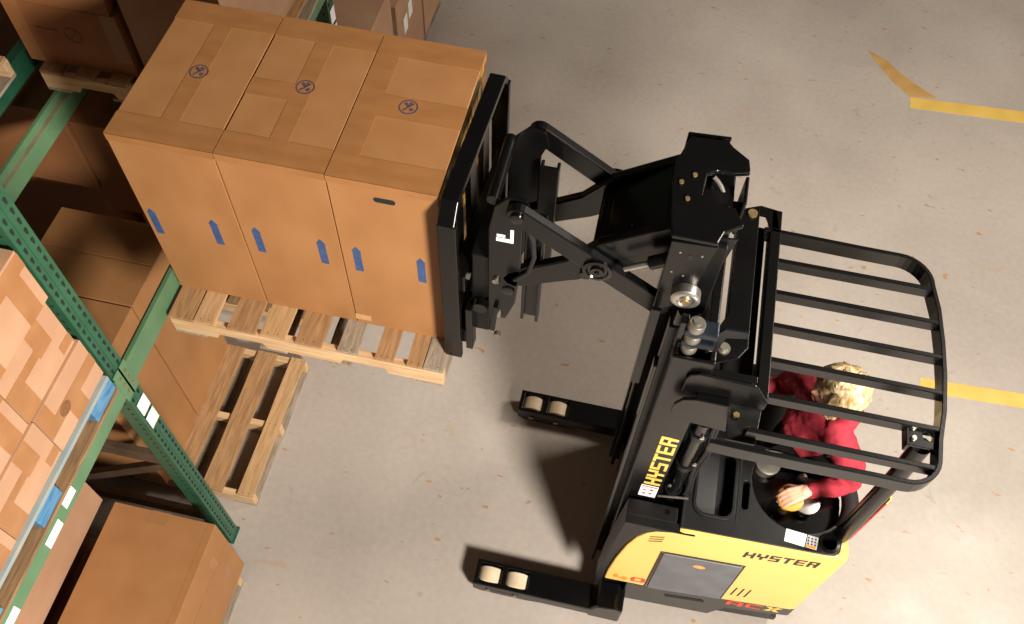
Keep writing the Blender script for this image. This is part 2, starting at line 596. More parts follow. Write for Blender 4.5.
# the three tall cartons on the lifted pallet
BX, BW, BY, BD, ZT, ZB = -1.8285, 0.4066, 1.90, 0.7261, 2.9017, 1.94
specs = [
    ('tall brown box at the rack end of the lifted pallet, leftmost of its three boxes', [(-1.791, 2.33), (-1.534, 2.335)], (-1.62, 2.262)),
    ('tall brown box standing between two like it in the middle of the lifted pallet', [(-1.358, 2.34), (-1.095, 2.345)], (-1.214, 2.279)),
    ('tall brown box with a dark hand hole, against the black backrest of the truck', [(-0.952, 2.345), (-0.697, 2.352)], (-0.82, 2.271)),
]
for i, (lab, arrows, logo) in enumerate(specs):
    x0 = BX + i * BW
    cx = x0 + BW / 2
    w = BW - 0.006
    dy = (0, 0.0, -0.003)[i]
    r = carton((cx, BY + BD / 2 + dy, ZB), (w, BD, ZT - ZB), lab, 'card', 'tall boxes on the lifted pallet', top=('y', 'y', 'x')[i], tape=False)
    yf = BY + dy
    # tape on top, each strip its own piece
    t = Pieces('packing_tape', M['tape'], r)
    e = 0.0011
    xa, xb = cx - w / 2, cx + w / 2
    if i < 2:
        t.box(cx - 0.035, cx + 0.035, yf - e, yf + BD + e, ZT - 0.001, ZT + e)
    else:
        t.box(xa - e, xb + e, yf + BD / 2 - 0.055, yf + BD / 2 + 0.055, ZT - 0.001, ZT + e)
        t.box(xa - e, xa + 0.09, yf, yf + BD, ZT - 0.001, ZT + e * 0.8)
    t.box(xa - e, xb + e, yf - e, yf + 0.11, ZT - 0.001, ZT + e * 1.2)
    t.box(xa - e, xb + e, yf - e, yf + 0.001, ZT - 0.035, ZT + e)
    t.box(xa - e, xb + e, yf + BD - 0.11, yf + BD + e, ZT - 0.001, ZT + e * 1.2)
    if i == 1:
        t.box(xa, cx - 0.02, yf + 0.30, yf + 0.385, ZT - 0.001, ZT + e * 1.1)
    # printed ring with a slanted figure
    lx, ly = logo
    k = MB()
    P = ringpolys(0, 0, 0.031, 0.0355)
    P += [[(-0.018, -0.018), (-0.014, -0.022), (0.018, 0.018), (0.014, 0.022)],
          [(-0.020, 0.014), (-0.012, 0.022), (0.004, 0.008), (-0.004, 0.000)],
          [(0.004, -0.010), (0.014, -0.002), (0.022, -0.010), (0.012, -0.020)],
          [(-0.002, 0.020), (0.006, 0.026), (0.010, 0.018), (0.002, 0.012)]]
    k.decal(P, (lx, ly, ZT + 0.0016), (1, 0, 0), (0, 1, 0), 0.0005)
    k.build('printed_mark', M['ink'], r)
    for ax, az in arrows:
        a = MB()
        a.decal(arrow(0, 0), (ax, yf - 0.0002, az), (1, 0, 0), (0, 0, 1), 0.0008)
        a.build('blue_arrow', M['blue_ink'], r)
    if i == 2:
        a = MB()
        a.decal([rrect(-0.04, 0.04, -0.013, 0.013, 0.012)], (-0.808, yf - 0.0002, 2.817), (1, 0, 0), (0, 0, 1), 0.0008)
        a.build('hand_hole', M['rack_hole'], r)
        a = MB()
        a.decal([rrect(-0.035, 0.035, -0.02, 0.02, 0.004)], (-0.98, yf - 0.0002, 1.99), (1, 0, 0), (0, 0, 1), 0.0008)
        a.build('scuff_patch', M['scuff'], r)
        a = MB()
        P = []
        for q in range(5):
            y0 = 0.06 + q * 0.13
            P.append([(y0, -0.06 - 0.05 * (q % 2)), (y0 + 0.05, -0.03), (y0 + 0.06, -0.5), (y0 + 0.01, -0.55)])
        P.append([(0.02, -0.02), (0.68, -0.02), (0.68, -0.05), (0.02, -0.05)])
        P.append([(0.02, -0.35), (0.68, -0.33), (0.68, -0.37), (0.02, -0.40)])
        a.decal(P, (xb + 0.0002, yf, ZT), (0, 1, 0), (0, 0, 1), 0.001)
        a.build('yellow_tape', M['yellow_tape'], r)

# ------------------------------------------------------------------ pallets


def board(x0, x1, y0, y1, z0, z1, rnd, cut=0.006):
    """a plank along y with slightly uneven sides"""
    bm = MB()
    n = 7
    rows = []
    for i in range(n):
        y = y0 + (y1 - y0) * i / (n - 1)
        j0, j1 = rnd.uniform(-cut, cut) * 0.5, rnd.uniform(-cut, cut) * 0.5
        rows.append([bm.bm.verts.new((x0 + j0, y, z0)), bm.bm.verts.new((x1 + j1, y, z0)),
                     bm.bm.verts.new((x1 + j1, y, z1)), bm.bm.verts.new((x0 + j0, y, z1))])
    for a, c in zip(rows, rows[1:]):
        for k in range(4):
            j = (k + 1) % 4
            bm.bm.faces.new((a[k], a[j], c[j], c[k]))
    bm.bm.faces.new(rows[0])
    bm.bm.faces.new(rows[-1])
    return bm


def stringer(x0, x1, y0, y1, z0, z1, notch=((0.16, 0.35), (0.62, 0.80)), d=0.035):
    L = x1 - x0
    pts = [(x0, z0)]
    for a, c in notch:
        pts += [(x0 + L * a, z0), (x0 + L * (a + 0.015), z0 + d), (x0 + L * (c - 0.015), z0 + d), (x0 + L * c, z0)]
    pts += [(x1, z0), (x1, z1), (x0, z1)]
    return MB().prism(pts, 'y', y0, y1)


def wooden_pallet(x0, x1, y0, y1, z0, label, fr, mats, group=None, seed=1, bottoms=((0.0, 0.12), (0.32, 0.42), (0.56, 0.66), (0.88, 1.0)), H=0.127):
    rnd = random.Random(seed)
    r = thing('wooden_pallet', ((x0 + x1) / 2, (y0 + y1) / 2, z0), label, 'pallet', group)
    L = x1 - x0
    t = 0.018
    for (a, c), m in zip(fr, mats):
        o = board(x0 + L * a, x0 + L * c, y0 + rnd.uniform(0, .006), y1 - rnd.uniform(0, .006), z0 + H - t, z0 + H, rnd)
        o.slot(1)
        for q in (0.3, 0.7):
            for yn in (y0 + 0.02, (y0 + y1) / 2, y1 - 0.02):
                x = x0 + L * (a + (c - a) * q)
                o.cyl((x, yn, z0 + H - 0.001), (x, yn, z0 + H + 0.0003), 0.0035, n=7)
        o.build('deck_board', [M[m], M['wood_deep']], r, bevel=0.002)
    for a, c in bottoms:
        board(x0 + L * a, x0 + L * c, y0, y1, z0, z0 + t, rnd).build('bottom_board', M['wood_grey'], r, bevel=0.002)
    for yc in (y0 + 0.019, (y0 + y1) / 2, y1 - 0.019):
        stringer(x0, x1, yc - 0.019, yc + 0.019, z0 + t, z0 + H - t).build('stringer', M['wood_x'], r, bevel=0.002)
    return r


wooden_pallet(-1.811, -0.592, 1.738, 2.754, 1.813, 'wooden pallet lifted on the forks, carrying three tall brown boxes',
              [(0, .085), (.09, .165), (.215, .315), (.335, .425), (.465, .56), (.62, .69), (.755, .82), (.87, .925), (.93, 1.0)],
              ['wood', 'wood_pale', 'wood', 'wood_pale', 'wood', 'wood_grey', 'wood', 'wood', 'wood_grey'], 'wooden pallets', 3)

# pallet lying on the floor at the foot of the rack, its aisle half empty
FPX0, FPX1, FPY0, FPY1 = -2.98, -1.79, 1.60, 2.56
wooden_pallet(FPX0, FPX1, FPY0, FPY1, 0.0, 'worn wooden pallet on the floor below the raised load, boxes on its left half only',
              [(0, .1), (.18, .29), (.365, .475), (.546, .655), (.731, .84), (.92, .998)],
              ['wood', 'wood', 'wood', 'wood', 'wood', 'wood_pale'], 'wooden pallets', 8, H=0.135)

# ------------------------------------------------------------------ racking
RX = -1.848          # aisle face of the posts
RD = 1.0             # depth of a frame


def post_mesh(x_front, y_lo, y_hi, z1):
    """perforated C-shaped post with its open side to the rear"""
    d = 0.085
    t = 0.006
    m = MB()
    m.box(x_front - t, x_front, y_lo, y_hi, 0.006, z1)
    m.box(x_front - d, x_front - t, y_lo, y_lo + t, 0.006, z1)
    m.box(x_front - d, x_front - t, y_hi - t, y_hi, 0.006, z1)
    m.box(x_front - d, x_front - d + t, y_lo + t, y_lo + 0.022, 0.006, z1)
    m.box(x_front - d, x_front - d + t, y_hi - 0.022, y_hi - t, 0.006, z1)
    # raised rib down the middle of the face
    ym = (y_lo + y_hi) / 2
    m.box(x_front, x_front + 0.003, ym - 0.006, ym + 0.006, 0.006, z1)
    return m


def upright_frame(y_hi, z1, label, labels):
    y_lo = y_hi - 0.088
    ym = (y_lo + y_hi) / 2
    r = thing('rack_upright_frame', (RX - RD / 2, ym, 0), label, 'rack upright', 'rack upright frames')
    h = post_mesh(RX, y_lo, y_hi, z1)
    h.slot(1)
    z = 0.09
    k = 0
    while z < z1 - 0.04:
        for yc in (y_lo + 0.021, y_hi - 0.021):
            # teardrop slot
            pts = [(0.0075 * math.cos(a), 0.010 + 0.0085 * math.sin(a)) for a in [PI * i / 6 for i in range(7)]] + [(-0.004, -0.012), (0.004, -0.012)]
            h.decal([pts], (RX + 0.0001, yc, z), (0, 1, 0), (0, 0, 1), 0.0007)
        for xc in (RX - 0.03,):
            h.decal([circ(0, 0, 0.0075, 8)], (xc, y_lo - 0.0001, z), (1, 0, 0), (0, 0, 1), 0.0007)
        z += 0.0508
    p = h.build('front_post', [M['green'], M['rack_hole']], r)
    post_mesh(RX - RD + 0.085, y_lo, y_hi, z1).build('rear_post', M['green'], r, bevel=0.0015)
    for xa in (RX - 0.05, RX - RD + 0.045):
        MB().box(xa - 0.055, xa + 0.06, y_lo - 0.005, y_hi + 0.01, 0, 0.006).build('base_plate', M['green'], r)
    for z in (0.31, 1.10, 1.95, 2.9):
        if z < z1:
            MB().box(RX - RD + 0.08, RX - 0.084, ym - 0.018, ym + 0.018, z - 0.05, z + 0.05).build('brace', M['brace'], r, bevel=0.003)
    for za, zb in ((0.40, 1.04), (1.2, 1.88)):
        MB().bar((RX - RD + 0.09, ym, za), (RX - 0.09, ym, zb), 0.035, 0.06).build('brace', M['brace'], r, bevel=0.003)
    for q in range(2):
        if labels:
            z0 = 1.73 - q * 0.125
            MB().decal([R4(-0.033, -0.05, 0.033, 0.05)], (RX + 0.0035, ym + 0.004, z0), (0, 1, 0), (0, 0, 1), 0.001).build('white_label', M['white'], p)
    return r


F1 = 1.443
F2 = 4.02
upright_frame(F1, 3.6, 'perforated green rack upright frame beside the lifted boxes, its foot on the open floor', True)
upright_frame(F2, 3.6, 'perforated green rack upright frame glimpsed behind the tops of the lifted boxes', True)
upright_frame(-1.13, 3.6, 'perforated green rack upright frame at the near end, outside the picture', False)


def beam(y0, y1, x_face, label, zb=1.888, h=0.14, face=1):
    """step beam between two frames; face = +1 looks to the aisle"""
    r = thing('rack_beam', (x_face, (y0 + y1) / 2, zb), label, 'rack beam', 'rack beams')
    w = 0.048
    pts = [(x_face, zb), (x_face, zb + h), (x_face - face * 0.022, zb + h), (x_face - face * 0.022, zb + h - 0.04),
           (x_face - face * w, zb + h - 0.04), (x_face - face * w, zb)]
    MB().prism(pts, 'y', y0 + 0.002, y1 - 0.002).build('beam_section', M['green_beam'], r, bevel=0.003)
    MB().box(x_face - face * w, x_face - face * 0.0221, y0 + 0.01, y1 - 0.01, zb + h - 0.0395, zb + h - 0.038).build('beam_step', M['galv'], r)
    for yc, s in ((y0, 1), (y1, -1)):
        m = MB()
        m.box(min(RX + 0.0035, x_face) if face > 0 else x_face - 0.004, max(RX + 0.0075, x_face + 0.002) if face > 0 else x_face,
              min(yc - s * 0.05, yc + s * 0.004), max(yc - s * 0.05, yc + s * 0.004), zb - 0.03, zb + h + 0.03)
        m.build('end_connector', M['green_beam'], r, bevel=0.001)
        k = MB()
        for zz in (0.0, 0.05, 0.10):
            xk = RX + 0.0075
            if face > 0:
                k.cyl((xk, yc - s * 0.024, zb + 0.02 + zz), (xk + 0.004, yc - s * 0.024, zb + 0.02 + zz), 0.008, n=10)
        if face > 0:
            k.build('connector_rivets', M['brass'], r)
        else:
            k.bm.free()
    return r


P0 = F1 - 0.088
P2 = F2 - 0.088
bm_mid = beam(F1, P2, RX + 0.006, 'green rack beam under the lifted load, on the aisle side')
bm_near = beam(-1.13, P0, RX + 0.006, 'green rack beam with white tickets under the blue pallet')
beam(F1, P2, RX - RD + 0.004, 'green rack beam in the shade behind the lifted load', face=-1)
for (ya, yb, za, zb_) in ((0.85, 0.925, 1.925, 1.975), (0.70, 0.80, 1.897, 1.95), (0.39, 0.47, 1.897, 1.95)):
    t_ = MB().decal([R4(ya, za, yb, zb_)], (RX + 0.0065, 0, 0), (0, 1, 0), (0, 0, 1), 0.0012).build('white_ticket', M['white'], bm_near)
    MB().decal([R4(ya + 0.03 + q * 0.009, za + 0.02, ya + 0.035 + q * 0.009, za + 0.035) for q in range(5)], (RX + 0.0078, 0, 0), (0, 1, 0), (0, 0, 1), 0.0006).build('ticket_print', M['labelgrey'], bm_near)
# the row of rack standing back to back behind this one
rb = thing('rack_beam', (-3.14, 2.4, 1.888), 'green beam end of the rack row behind, at the left picture edge', 'rack beam', 'rack beams')
MB().box(-3.19, -3.135, 0.6, 3.9, 1.888, 2.03).build('beam_section', M['green'], rb, bevel=0.003)
for yq in (0.6, 3.9):
    MB().box(-3.21, -3.12, yq - 0.045, yq + 0.045, 0, 2.3).build('end_connector', M['green'], rb, bevel=0.003)
wooden_pallet(-4.30, -3.07, 2.10, 2.84, 2.031, 'pale wooden pallet corner on the rear rack beam at the left picture edge',
              [(0, .1), (.17, .26), (.33, .42), (.49, .58), (.65, .74), (.8, .88), (.92, 1.0)], ['wood_pale'] * 7, 'wooden pallets', 5)
carton((-3.72, 2.47, 2.1592), (1.1, 0.72, 0.5), 'brown box corner on the pale pallet at the left picture edge', 'card_b')

# ------------------------------------------------------------------ boxes on the floor pallet, below the lifted load
carton((-2.63, 1.80, 0.135), (0.64, 0.455, 1.25), 'brown box on the floor pallet, the nearer one to the green upright', 'card', 'boxes on the floor pallet', top='x', tape=False)
carton((-2.63, 2.29, 0.135), (0.64, 0.505, 1.25), 'brown box on the floor pallet, farther from the green upright', 'card', 'boxes on the floor pallet', top='x', tape=False)

# deep in the bay: dark stacks
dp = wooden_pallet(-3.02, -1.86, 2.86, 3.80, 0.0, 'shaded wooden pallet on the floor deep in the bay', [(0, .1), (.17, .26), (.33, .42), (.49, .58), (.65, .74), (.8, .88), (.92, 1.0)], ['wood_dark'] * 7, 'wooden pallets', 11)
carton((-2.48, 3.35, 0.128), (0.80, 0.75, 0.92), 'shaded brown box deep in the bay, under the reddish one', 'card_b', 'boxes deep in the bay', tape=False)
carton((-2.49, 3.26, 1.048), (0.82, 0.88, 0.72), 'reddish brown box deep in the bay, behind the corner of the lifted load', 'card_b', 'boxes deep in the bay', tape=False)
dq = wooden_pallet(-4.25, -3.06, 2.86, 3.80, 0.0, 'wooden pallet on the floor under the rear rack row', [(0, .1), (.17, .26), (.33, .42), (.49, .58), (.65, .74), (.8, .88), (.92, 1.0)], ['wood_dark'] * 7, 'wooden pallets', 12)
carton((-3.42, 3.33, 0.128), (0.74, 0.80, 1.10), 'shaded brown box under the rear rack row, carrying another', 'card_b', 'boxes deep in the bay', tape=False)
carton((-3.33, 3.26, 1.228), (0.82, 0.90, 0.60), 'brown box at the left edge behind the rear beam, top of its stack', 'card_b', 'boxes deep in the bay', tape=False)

# dark loaded pallet on the far half of the middle bay
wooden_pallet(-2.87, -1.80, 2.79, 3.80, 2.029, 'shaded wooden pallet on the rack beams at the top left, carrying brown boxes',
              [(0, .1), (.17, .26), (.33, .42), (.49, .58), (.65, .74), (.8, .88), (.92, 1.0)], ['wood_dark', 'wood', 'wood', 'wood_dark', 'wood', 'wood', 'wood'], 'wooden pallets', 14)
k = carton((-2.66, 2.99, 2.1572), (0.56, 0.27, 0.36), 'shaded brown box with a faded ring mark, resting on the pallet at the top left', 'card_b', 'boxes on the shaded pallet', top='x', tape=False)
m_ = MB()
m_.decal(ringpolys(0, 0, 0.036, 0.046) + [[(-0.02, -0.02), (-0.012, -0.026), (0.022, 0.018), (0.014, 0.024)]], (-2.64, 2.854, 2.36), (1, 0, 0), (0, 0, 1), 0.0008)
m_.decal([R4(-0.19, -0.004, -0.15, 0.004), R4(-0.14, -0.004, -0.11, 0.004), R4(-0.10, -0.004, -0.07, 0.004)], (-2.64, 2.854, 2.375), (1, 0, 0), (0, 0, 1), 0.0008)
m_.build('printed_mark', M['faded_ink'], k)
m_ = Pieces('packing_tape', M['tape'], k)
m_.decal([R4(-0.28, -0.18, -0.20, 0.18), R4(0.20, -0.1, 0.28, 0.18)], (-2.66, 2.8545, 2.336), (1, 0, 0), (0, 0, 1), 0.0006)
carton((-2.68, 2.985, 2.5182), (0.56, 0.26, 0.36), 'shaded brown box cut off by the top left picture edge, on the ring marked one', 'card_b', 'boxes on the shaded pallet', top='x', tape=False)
carton((-2.10, 3.28, 2.1572), (0.50, 0.80, 0.62), 'brown box on the shaded pallet, just behind the leftmost lifted box', 'card_c', 'boxes on the shaded pallet', tape=False)  # pale card puts the light on its top into the colour
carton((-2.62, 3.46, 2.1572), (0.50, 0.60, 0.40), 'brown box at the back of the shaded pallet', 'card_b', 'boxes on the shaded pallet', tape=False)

# beyond the second frame; the boxes' pale card stands in for missing light
wooden_pallet(-3.06, -1.87, 4.10, 5.0, 0.0, 'wooden pallet on the floor beyond the second upright', [(0, .1), (.17, .26), (.33, .42), (.49, .58), (.65, .74), (.8, .88), (.92, 1.0)], ['wood'] * 7, 'wooden pallets', 15)
carton((-2.38, 4.55, 0.128), (1.06, 0.82, 1.02), 'wide brown box beyond the second upright, at the top picture edge', 'card_c', 'boxes beyond the second upright', tape=False)
wooden_pallet(-3.06, -1.87, 5.05, 6.30, 0.0, 'farthest wooden pallet along the rack on the floor', [(0, .1), (.17, .26), (.33, .42), (.49, .58), (.65, .74), (.8, .88), (.92, 1.0)], ['wood'] * 7, 'wooden pallets', 16)
k = carton((-2.10, 5.36, 0.128), (0.50, 0.62, 0.80), 'brown box with white labels facing the aisle, top edge of the picture', 'card_c', 'boxes beyond the second upright', tape=False)
for ya, za in ((5.20, 0.56), (5.33, 0.60)):
    MB().decal([R4(0, 0, 0.09, 0.14)], (-1.8495, ya, za), (0, 1, 0), (0, 0, 1), 0.001).build('white_label', M['white'], k)
carton((-2.10, 5.96, 0.128), (0.50, 0.50, 0.74), 'last brown box along the aisle, at the top picture edge', 'card_c', 'boxes beyond the second upright', tape=False)

# ------------------------------------------------------------------ near bay: blue pallet with a wrapped block of small boxes
bp_ = thing('blue_pallet', (-2.35, 0.82, 2.029), 'blue block pallet on the near rack beam, loaded with small wrapped boxes', 'pallet')
BPX1, BPX0 = -1.815, -2.94
for ya, yb in ((1.17, 1.325), (0.735, 0.875), (0.30, 0.44)):
    for xa, xb in ((BPX1 - 0.15, BPX1 - 0.004), (-2.43, -2.28), (BPX0, BPX0 + 0.14)):
        MB().box(xa, xb, ya, yb, 2.045, 2.122).build('block', M['blue_wood'], bp_, bevel=0.003)
    MB().box(BPX0, BPX1 - 0.132, ya, yb, 2.029, 2.045).build('bottom_board', M['blue_wood'], bp_, bevel=0.002)
MB().box(BPX1 - 0.13, BPX1 + 0.004, 0.30, 1.325, 2.029, 2.0445).build('bottom_board', M['wood_dark'], bp_, bevel=0.002)
for k in range(7):
    xa = BPX1 - 0.145 - k * 0.163
    MB().box(xa, xa + 0.14, 0.30, 1.325, 2.122, 2.142).build('deck_board', M['blue_pale'], bp_, bevel=0.002)

layers = [(2.142, 0.255, 0.0), (2.397, 0.285, -0.01), (2.682, 0.27, -0.005), (2.952, 0.26, -0.03)]
rnd = random.Random(4)
words_row = ['bottom', 'second', 'third', 'top']
col_words = ['beside the upright', 'second from the upright', 'third from the upright']
bw, bd_ = 0.338, 0.50
for li, (z0, h, dx) in enumerate(layers):
    for ci in range(3):
        y1 = 1.335 - ci * (bw + 0.004) - (0.012 if li % 2 else 0) - (0.03 if li == 3 else 0)
        cx = -1.835 - bd_ / 2 + dx + rnd.uniform(-0.008, 0.004)
        lab = 'small tan taped box on the blue pallet, %s row, %s' % (words_row[li], col_words[ci])
        yc = y1 - bw / 2
        r = carton((cx, yc, z0), (bd_, bw, h - 0.003), lab, 'card_c', 'small boxes on the blue pallet', tape=False)
        xf = cx + bd_ / 2 + 0.0003
        t = Pieces('packing_tape', M['tape_b'], r)
        P = []
        v = (li + ci) % 3
        if v == 0:
            P = [R4(-bw / 2, h * .36, bw / 2, h * .62), R4(-0.04, 0, 0.045, h * .36), R4(-bw / 2 + .0, h * .62, -bw / 2 + .07, h - .004)]
        elif v == 1:
            P = [R4(-bw / 2, 0.0, -bw / 2 + 0.09, h * .5), R4(0.02, h * .45, 0.10, h - .004), R4(-bw / 2, h * .5, 0.02, h * .66), R4(.10, 0.02, bw / 2, 0.07)]
        else:
            P = [R4(-bw / 2, h * .70, bw / 2, h * .95), R4(0.05, 0, 0.13, h * .7), R4(-bw / 2, 0.0, -bw / 2 + .05, h * .7)]
        t.decal(P, (xf, yc, z0), (0, 1, 0), (0, 0, 1), 0.001)
        if v == 0:
            MB().decal([circ(0, 0, 0.032, 16)], (xf + 0.001, yc - 0.05, z0 + h * .48), (0, 1, 0), (0, 0, 1), 0.0006).build('printed_mark', M['faded_ink'], r)

# floor level of the near bay
wooden_pallet(-2.88, -1.70, 0.10, 1.16, 0.0, 'wooden pallet on the floor at the lower left, under the big brown boxes',
              [(0, .1), (.17, .26), (.33, .42), (.49, .58), (.65, .74), (.8, .88), (.92, 1.0)], ['wood'] * 7, 'wooden pallets', 21)
k = carton((-1.965, 0.70, 0.128), (0.545, 1.05, 0.66), 'big brown box on the floor pallet at the lower left, its top in full view', 'card', 'big boxes at the lower left', top='y', tape=False, seam=False)
m_ = Pieces('packing_tape', M['tape_b'], k)
m_.box(-2.03, -1.93, 1.16, 1.2265, 0.7875, 0.7892)
m_.box(-1.6935, -1.6915, 1.05, 1.10, 0.55, 0.66)
m_.box(-1.6935, -1.6915, 1.09, 1.14, 0.30, 0.40)
m_ = Pieces('flap_edge', M['card_in'], k)
m_.box(-1.6935, -1.6918, 0.18, 1.22, 0.545, 0.551)
m_.box(-1.731, -1.728, 0.18, 1.22, 0.7876, 0.7886)
carton((-2.74, 0.70, 0.128), (0.28, 0.98, 0.662), 'lower brown box at the back of the lower left pallet', 'card_b', 'big boxes at the lower left', tape=False)
carton((-2.58, 0.70, 0.792), (0.56, 1.04, 0.58), 'upper brown box under the white ticketed beam, behind the dark gap', 'card_c', 'big boxes at the lower left', tape=False)

# ------------------------------------------------------------------ reach truck
TR = thing('reach_truck', (0.75, 2.04, 0), 'yellow and black stand-up reach truck lifting the tall brown boxes', 'forklift')


def ny(x):           # near flank of the body, drawn in slightly towards the rear
    return 1.50 + 0.05 * (x - 0.29)


# ---- outriggers with load wheels
for yc, s in ((1.472, 1), (2.585, -1)):
    y0, y1 = yc - 0.072, yc + 0.072
    w0, w1 = yc - 0.052, yc + 0.052
    lg = MB()
    dx = 0.0 if s > 0 else 0.022
    # top plate with two wheel windows, side cheeks, nose
    holes = [R4(-0.378, w0, -0.252, w1), R4(-0.222, w0, -0.096, w1)]
    lg.prism([(-0.404, y0), (-0.404, y1), (0.42, y1), (0.42, y0)], 'z', 0.135, 0.15, holes=holes)
    for ya, yb in ((y0, w0), (w1, y1)):
        lg.prism([(-0.404, 0.06), (-0.36, 0.03), (-0.10, 0.03), (0.0, 0.05), (0.42, 0.05), (0.42, 0.136), (-0.404, 0.136)], 'y', ya, yb)
    lg.prism([(-0.404, 0.06), (-0.378, 0.04), (-0.378, 0.136), (-0.404, 0.136)], 'y', w0, w1)
    lg.box(-0.252, -0.222, w0, w1, 0.04, 0.136)
    lg.box(-0.096, 0.42, w0, w1, 0.05, 0.136)
    bmesh.ops.translate(lg.bm, vec=(dx, 0, 0), verts=lg.bm.verts)
    o = lg.build('outrigger', M['black'], TR, bevel=0.004)
    hub = MB().prism([(0.26, 0.03), (0.44, 0.03), (0.44, 0.24), (0.40, 0.27), (0.30, 0.24), (0.26, 0.15)], 'y', y0 - 0.004, y1 + 0.004)
    hub.build('outrigger_root', M['black'], o, bevel=0.012)
    for xc in (-0.315 + dx, -0.159 + dx):
        w = MB()
        w.lathe((xc, w0 + 0.006, 0.075), (0, 1, 0), [(0.02, 0), (0.066, 0), (0.074, 0.006), (0.074, w1 - w0 - 0.018), (0.066, w1 - w0 - 0.012), (0.02, w1 - w0 - 0.012)])
        w.build('load_wheel', M['wheel_poly'], o, smooth=True)
        a = MB()
        for yy in (y0 - 0.006,):
            a.cyl((xc, yy, 0.075), (xc, yy + 0.008, 0.075), 0.016, n=14)
        a.build('axle_bolt', M['steel_dull'], o)
    MB().decal([rrect(-0.09, 0.09, -0.012, 0.012, 0.01)], (-0.237 + dx, y0 - 0.0002, 0.082), (1, 0, 0), (0, 0, 1), 0.001).build('axle_plate', M['plastic'], o)

# ---- body
YN0, YF = 1.50, 2.57
core = MB()
core.prism([(0.30, 1.545), (0.86, 1.565), (0.86, 2.54), (0.30, 2.54)], 'z', 0.10, 1.20)
core.build('drive_housing', M['black_flat'], TR, bevel=0.01)
MB().prism([(0.861, 1.565), (1.25, 1.585), (1.318, 1.67), (1.318, 1.93), (0.861, 1.93)], 'z', 0.10, 1.12).build('console_base', M['black_flat'], TR, bevel=0.01)
MB().prism([(0.861, 2.44), (1.22, 2.44), (1.24, 2.52), (1.20, 2.56), (0.861, 2.56)], 'z', 0.10, 1.26).build('side_restraint', M['plastic'], TR, bevel=0.03, seg=3)
MB().box(0.861, 1.26, 1.931, 2.439, 0.10, 0.248).build('operator_platform', M['rubber'], TR, bevel=0.006)
MB().box(0.862, 1.10, 1.932, 2.438, 0.60, 1.02).build('knee_pad', M['rubber'], TR, bevel=0.03) if False else None

# yellow side panel in the x-z outline seen on the flank
out = [(0.300, 0.44), (0.302, 0.58), (0.318, 0.80), (0.345, 1.02), (0.372, 1.14), (0.41, 1.225), (0.46, 1.275), (0.51, 1.296), (0.57, 1.302),
       (1.235, 1.300), (1.275, 1.292), (1.292, 1.255), (1.300, 0.90), (1.303, 0.48), (1.285, 0.445), (0.93, 0.425), (0.60, 0.415)]
hole = [(0.525, 0.43), (0.905, 0.452), (0.902, 1.0), (0.522, 1.005)]
sp = MB()
sp.prism(out, 'y', 0.0, 0.030)
for v in sp.bm.verts:
    v.co.y += ny(v.co.x)
panel = sp.build('side_panel', M['yellow'], TR, bevel=0.008)
rp = MB()
rp.prism([(1.262, 1.548), (1.303, 1.552), (1.312, 1.60), (1.306, 1.66), (1.262, 1.66)], 'z', 0.45, 1.292)
rp.build('rear_corner', M['yellow'], TR, bevel=0.01)


def flank(name, polys, mat, parent, lift=0.0003, t=0.0015):
    d = MB()
    d.decal([[(x, z) for x, z in p] for p in polys], (0, 0, 0), (1, 0, 0), (0, 0, 1), t)
    for v in d.bm.verts:
        v.co.y += ny(v.co.x) - lift
    return d.build(name, mat, parent)


dr = MB()
dr.prism([(0.528, 0.435), (0.912, 0.455), (0.906, 1.0), (0.524, 1.008)], 'y', -0.012, 0.0)
for v in dr.bm.verts:
    v.co.y += ny(v.co.x)
door = dr.build('battery_door', M['door_grey'], panel, bevel=0.006)
flank('door_seam', [[(0.512, 0.42), (0.522, 0.42), (0.520, 1.015), (0.510, 1.015)], [(0.914, 0.44), (0.924, 0.44), (0.918, 1.01), (0.908, 1.01)],
                    [(0.520, 1.010), (0.910, 1.002), (0.910, 1.010), (0.520, 1.018)]], M['labelblack'], panel)
ov = MB().decal([circ(0, 0, 0.03, 20)], (0.714, ny(0.714) - 0.0122, 0.915), (1, 0, 0), (0, 0, 0.7), 0.0015)
ov.build('door_badge', M['knob'], panel)
flank('vent_slots', [[(0.432, 1.125 + q), (0.495, 1.150 + q), (0.495, 1.158 + q), (0.432, 1.133 + q)] for q in (0, 0.03, 0.06)], M['labelblack'], panel)
flank('vent_slots', [[(0.948 + q, 0.53), (0.956 + q, 0.53), (0.962 + q, 0.66), (0.954 + q, 0.66)] for q in (0, 0.035, 0.07)], M['labelblack'], panel)
P = [[(0.872 + a, 1.128 + b + 0.055 * a) for a, b in p] for p in word('HYSTER', 0.075, 0.335, 0.22, 0.02)]
flank('flank_lettering', P, M['labelblack'], panel)
P = [[(0.340 + a, 0.475 + b) for a, b in p] for p in word('4', 0.075, 0.08, 0.3, 0.014)]
flank('number_lettering', P, M['orange'], panel)
P = [[(0.432 + a, 0.475 + b) for a, b in p] for p in word('0', 0.07, 0.075, 0.3, 0.012)]
flank('number_lettering', P, M['red'], panel)

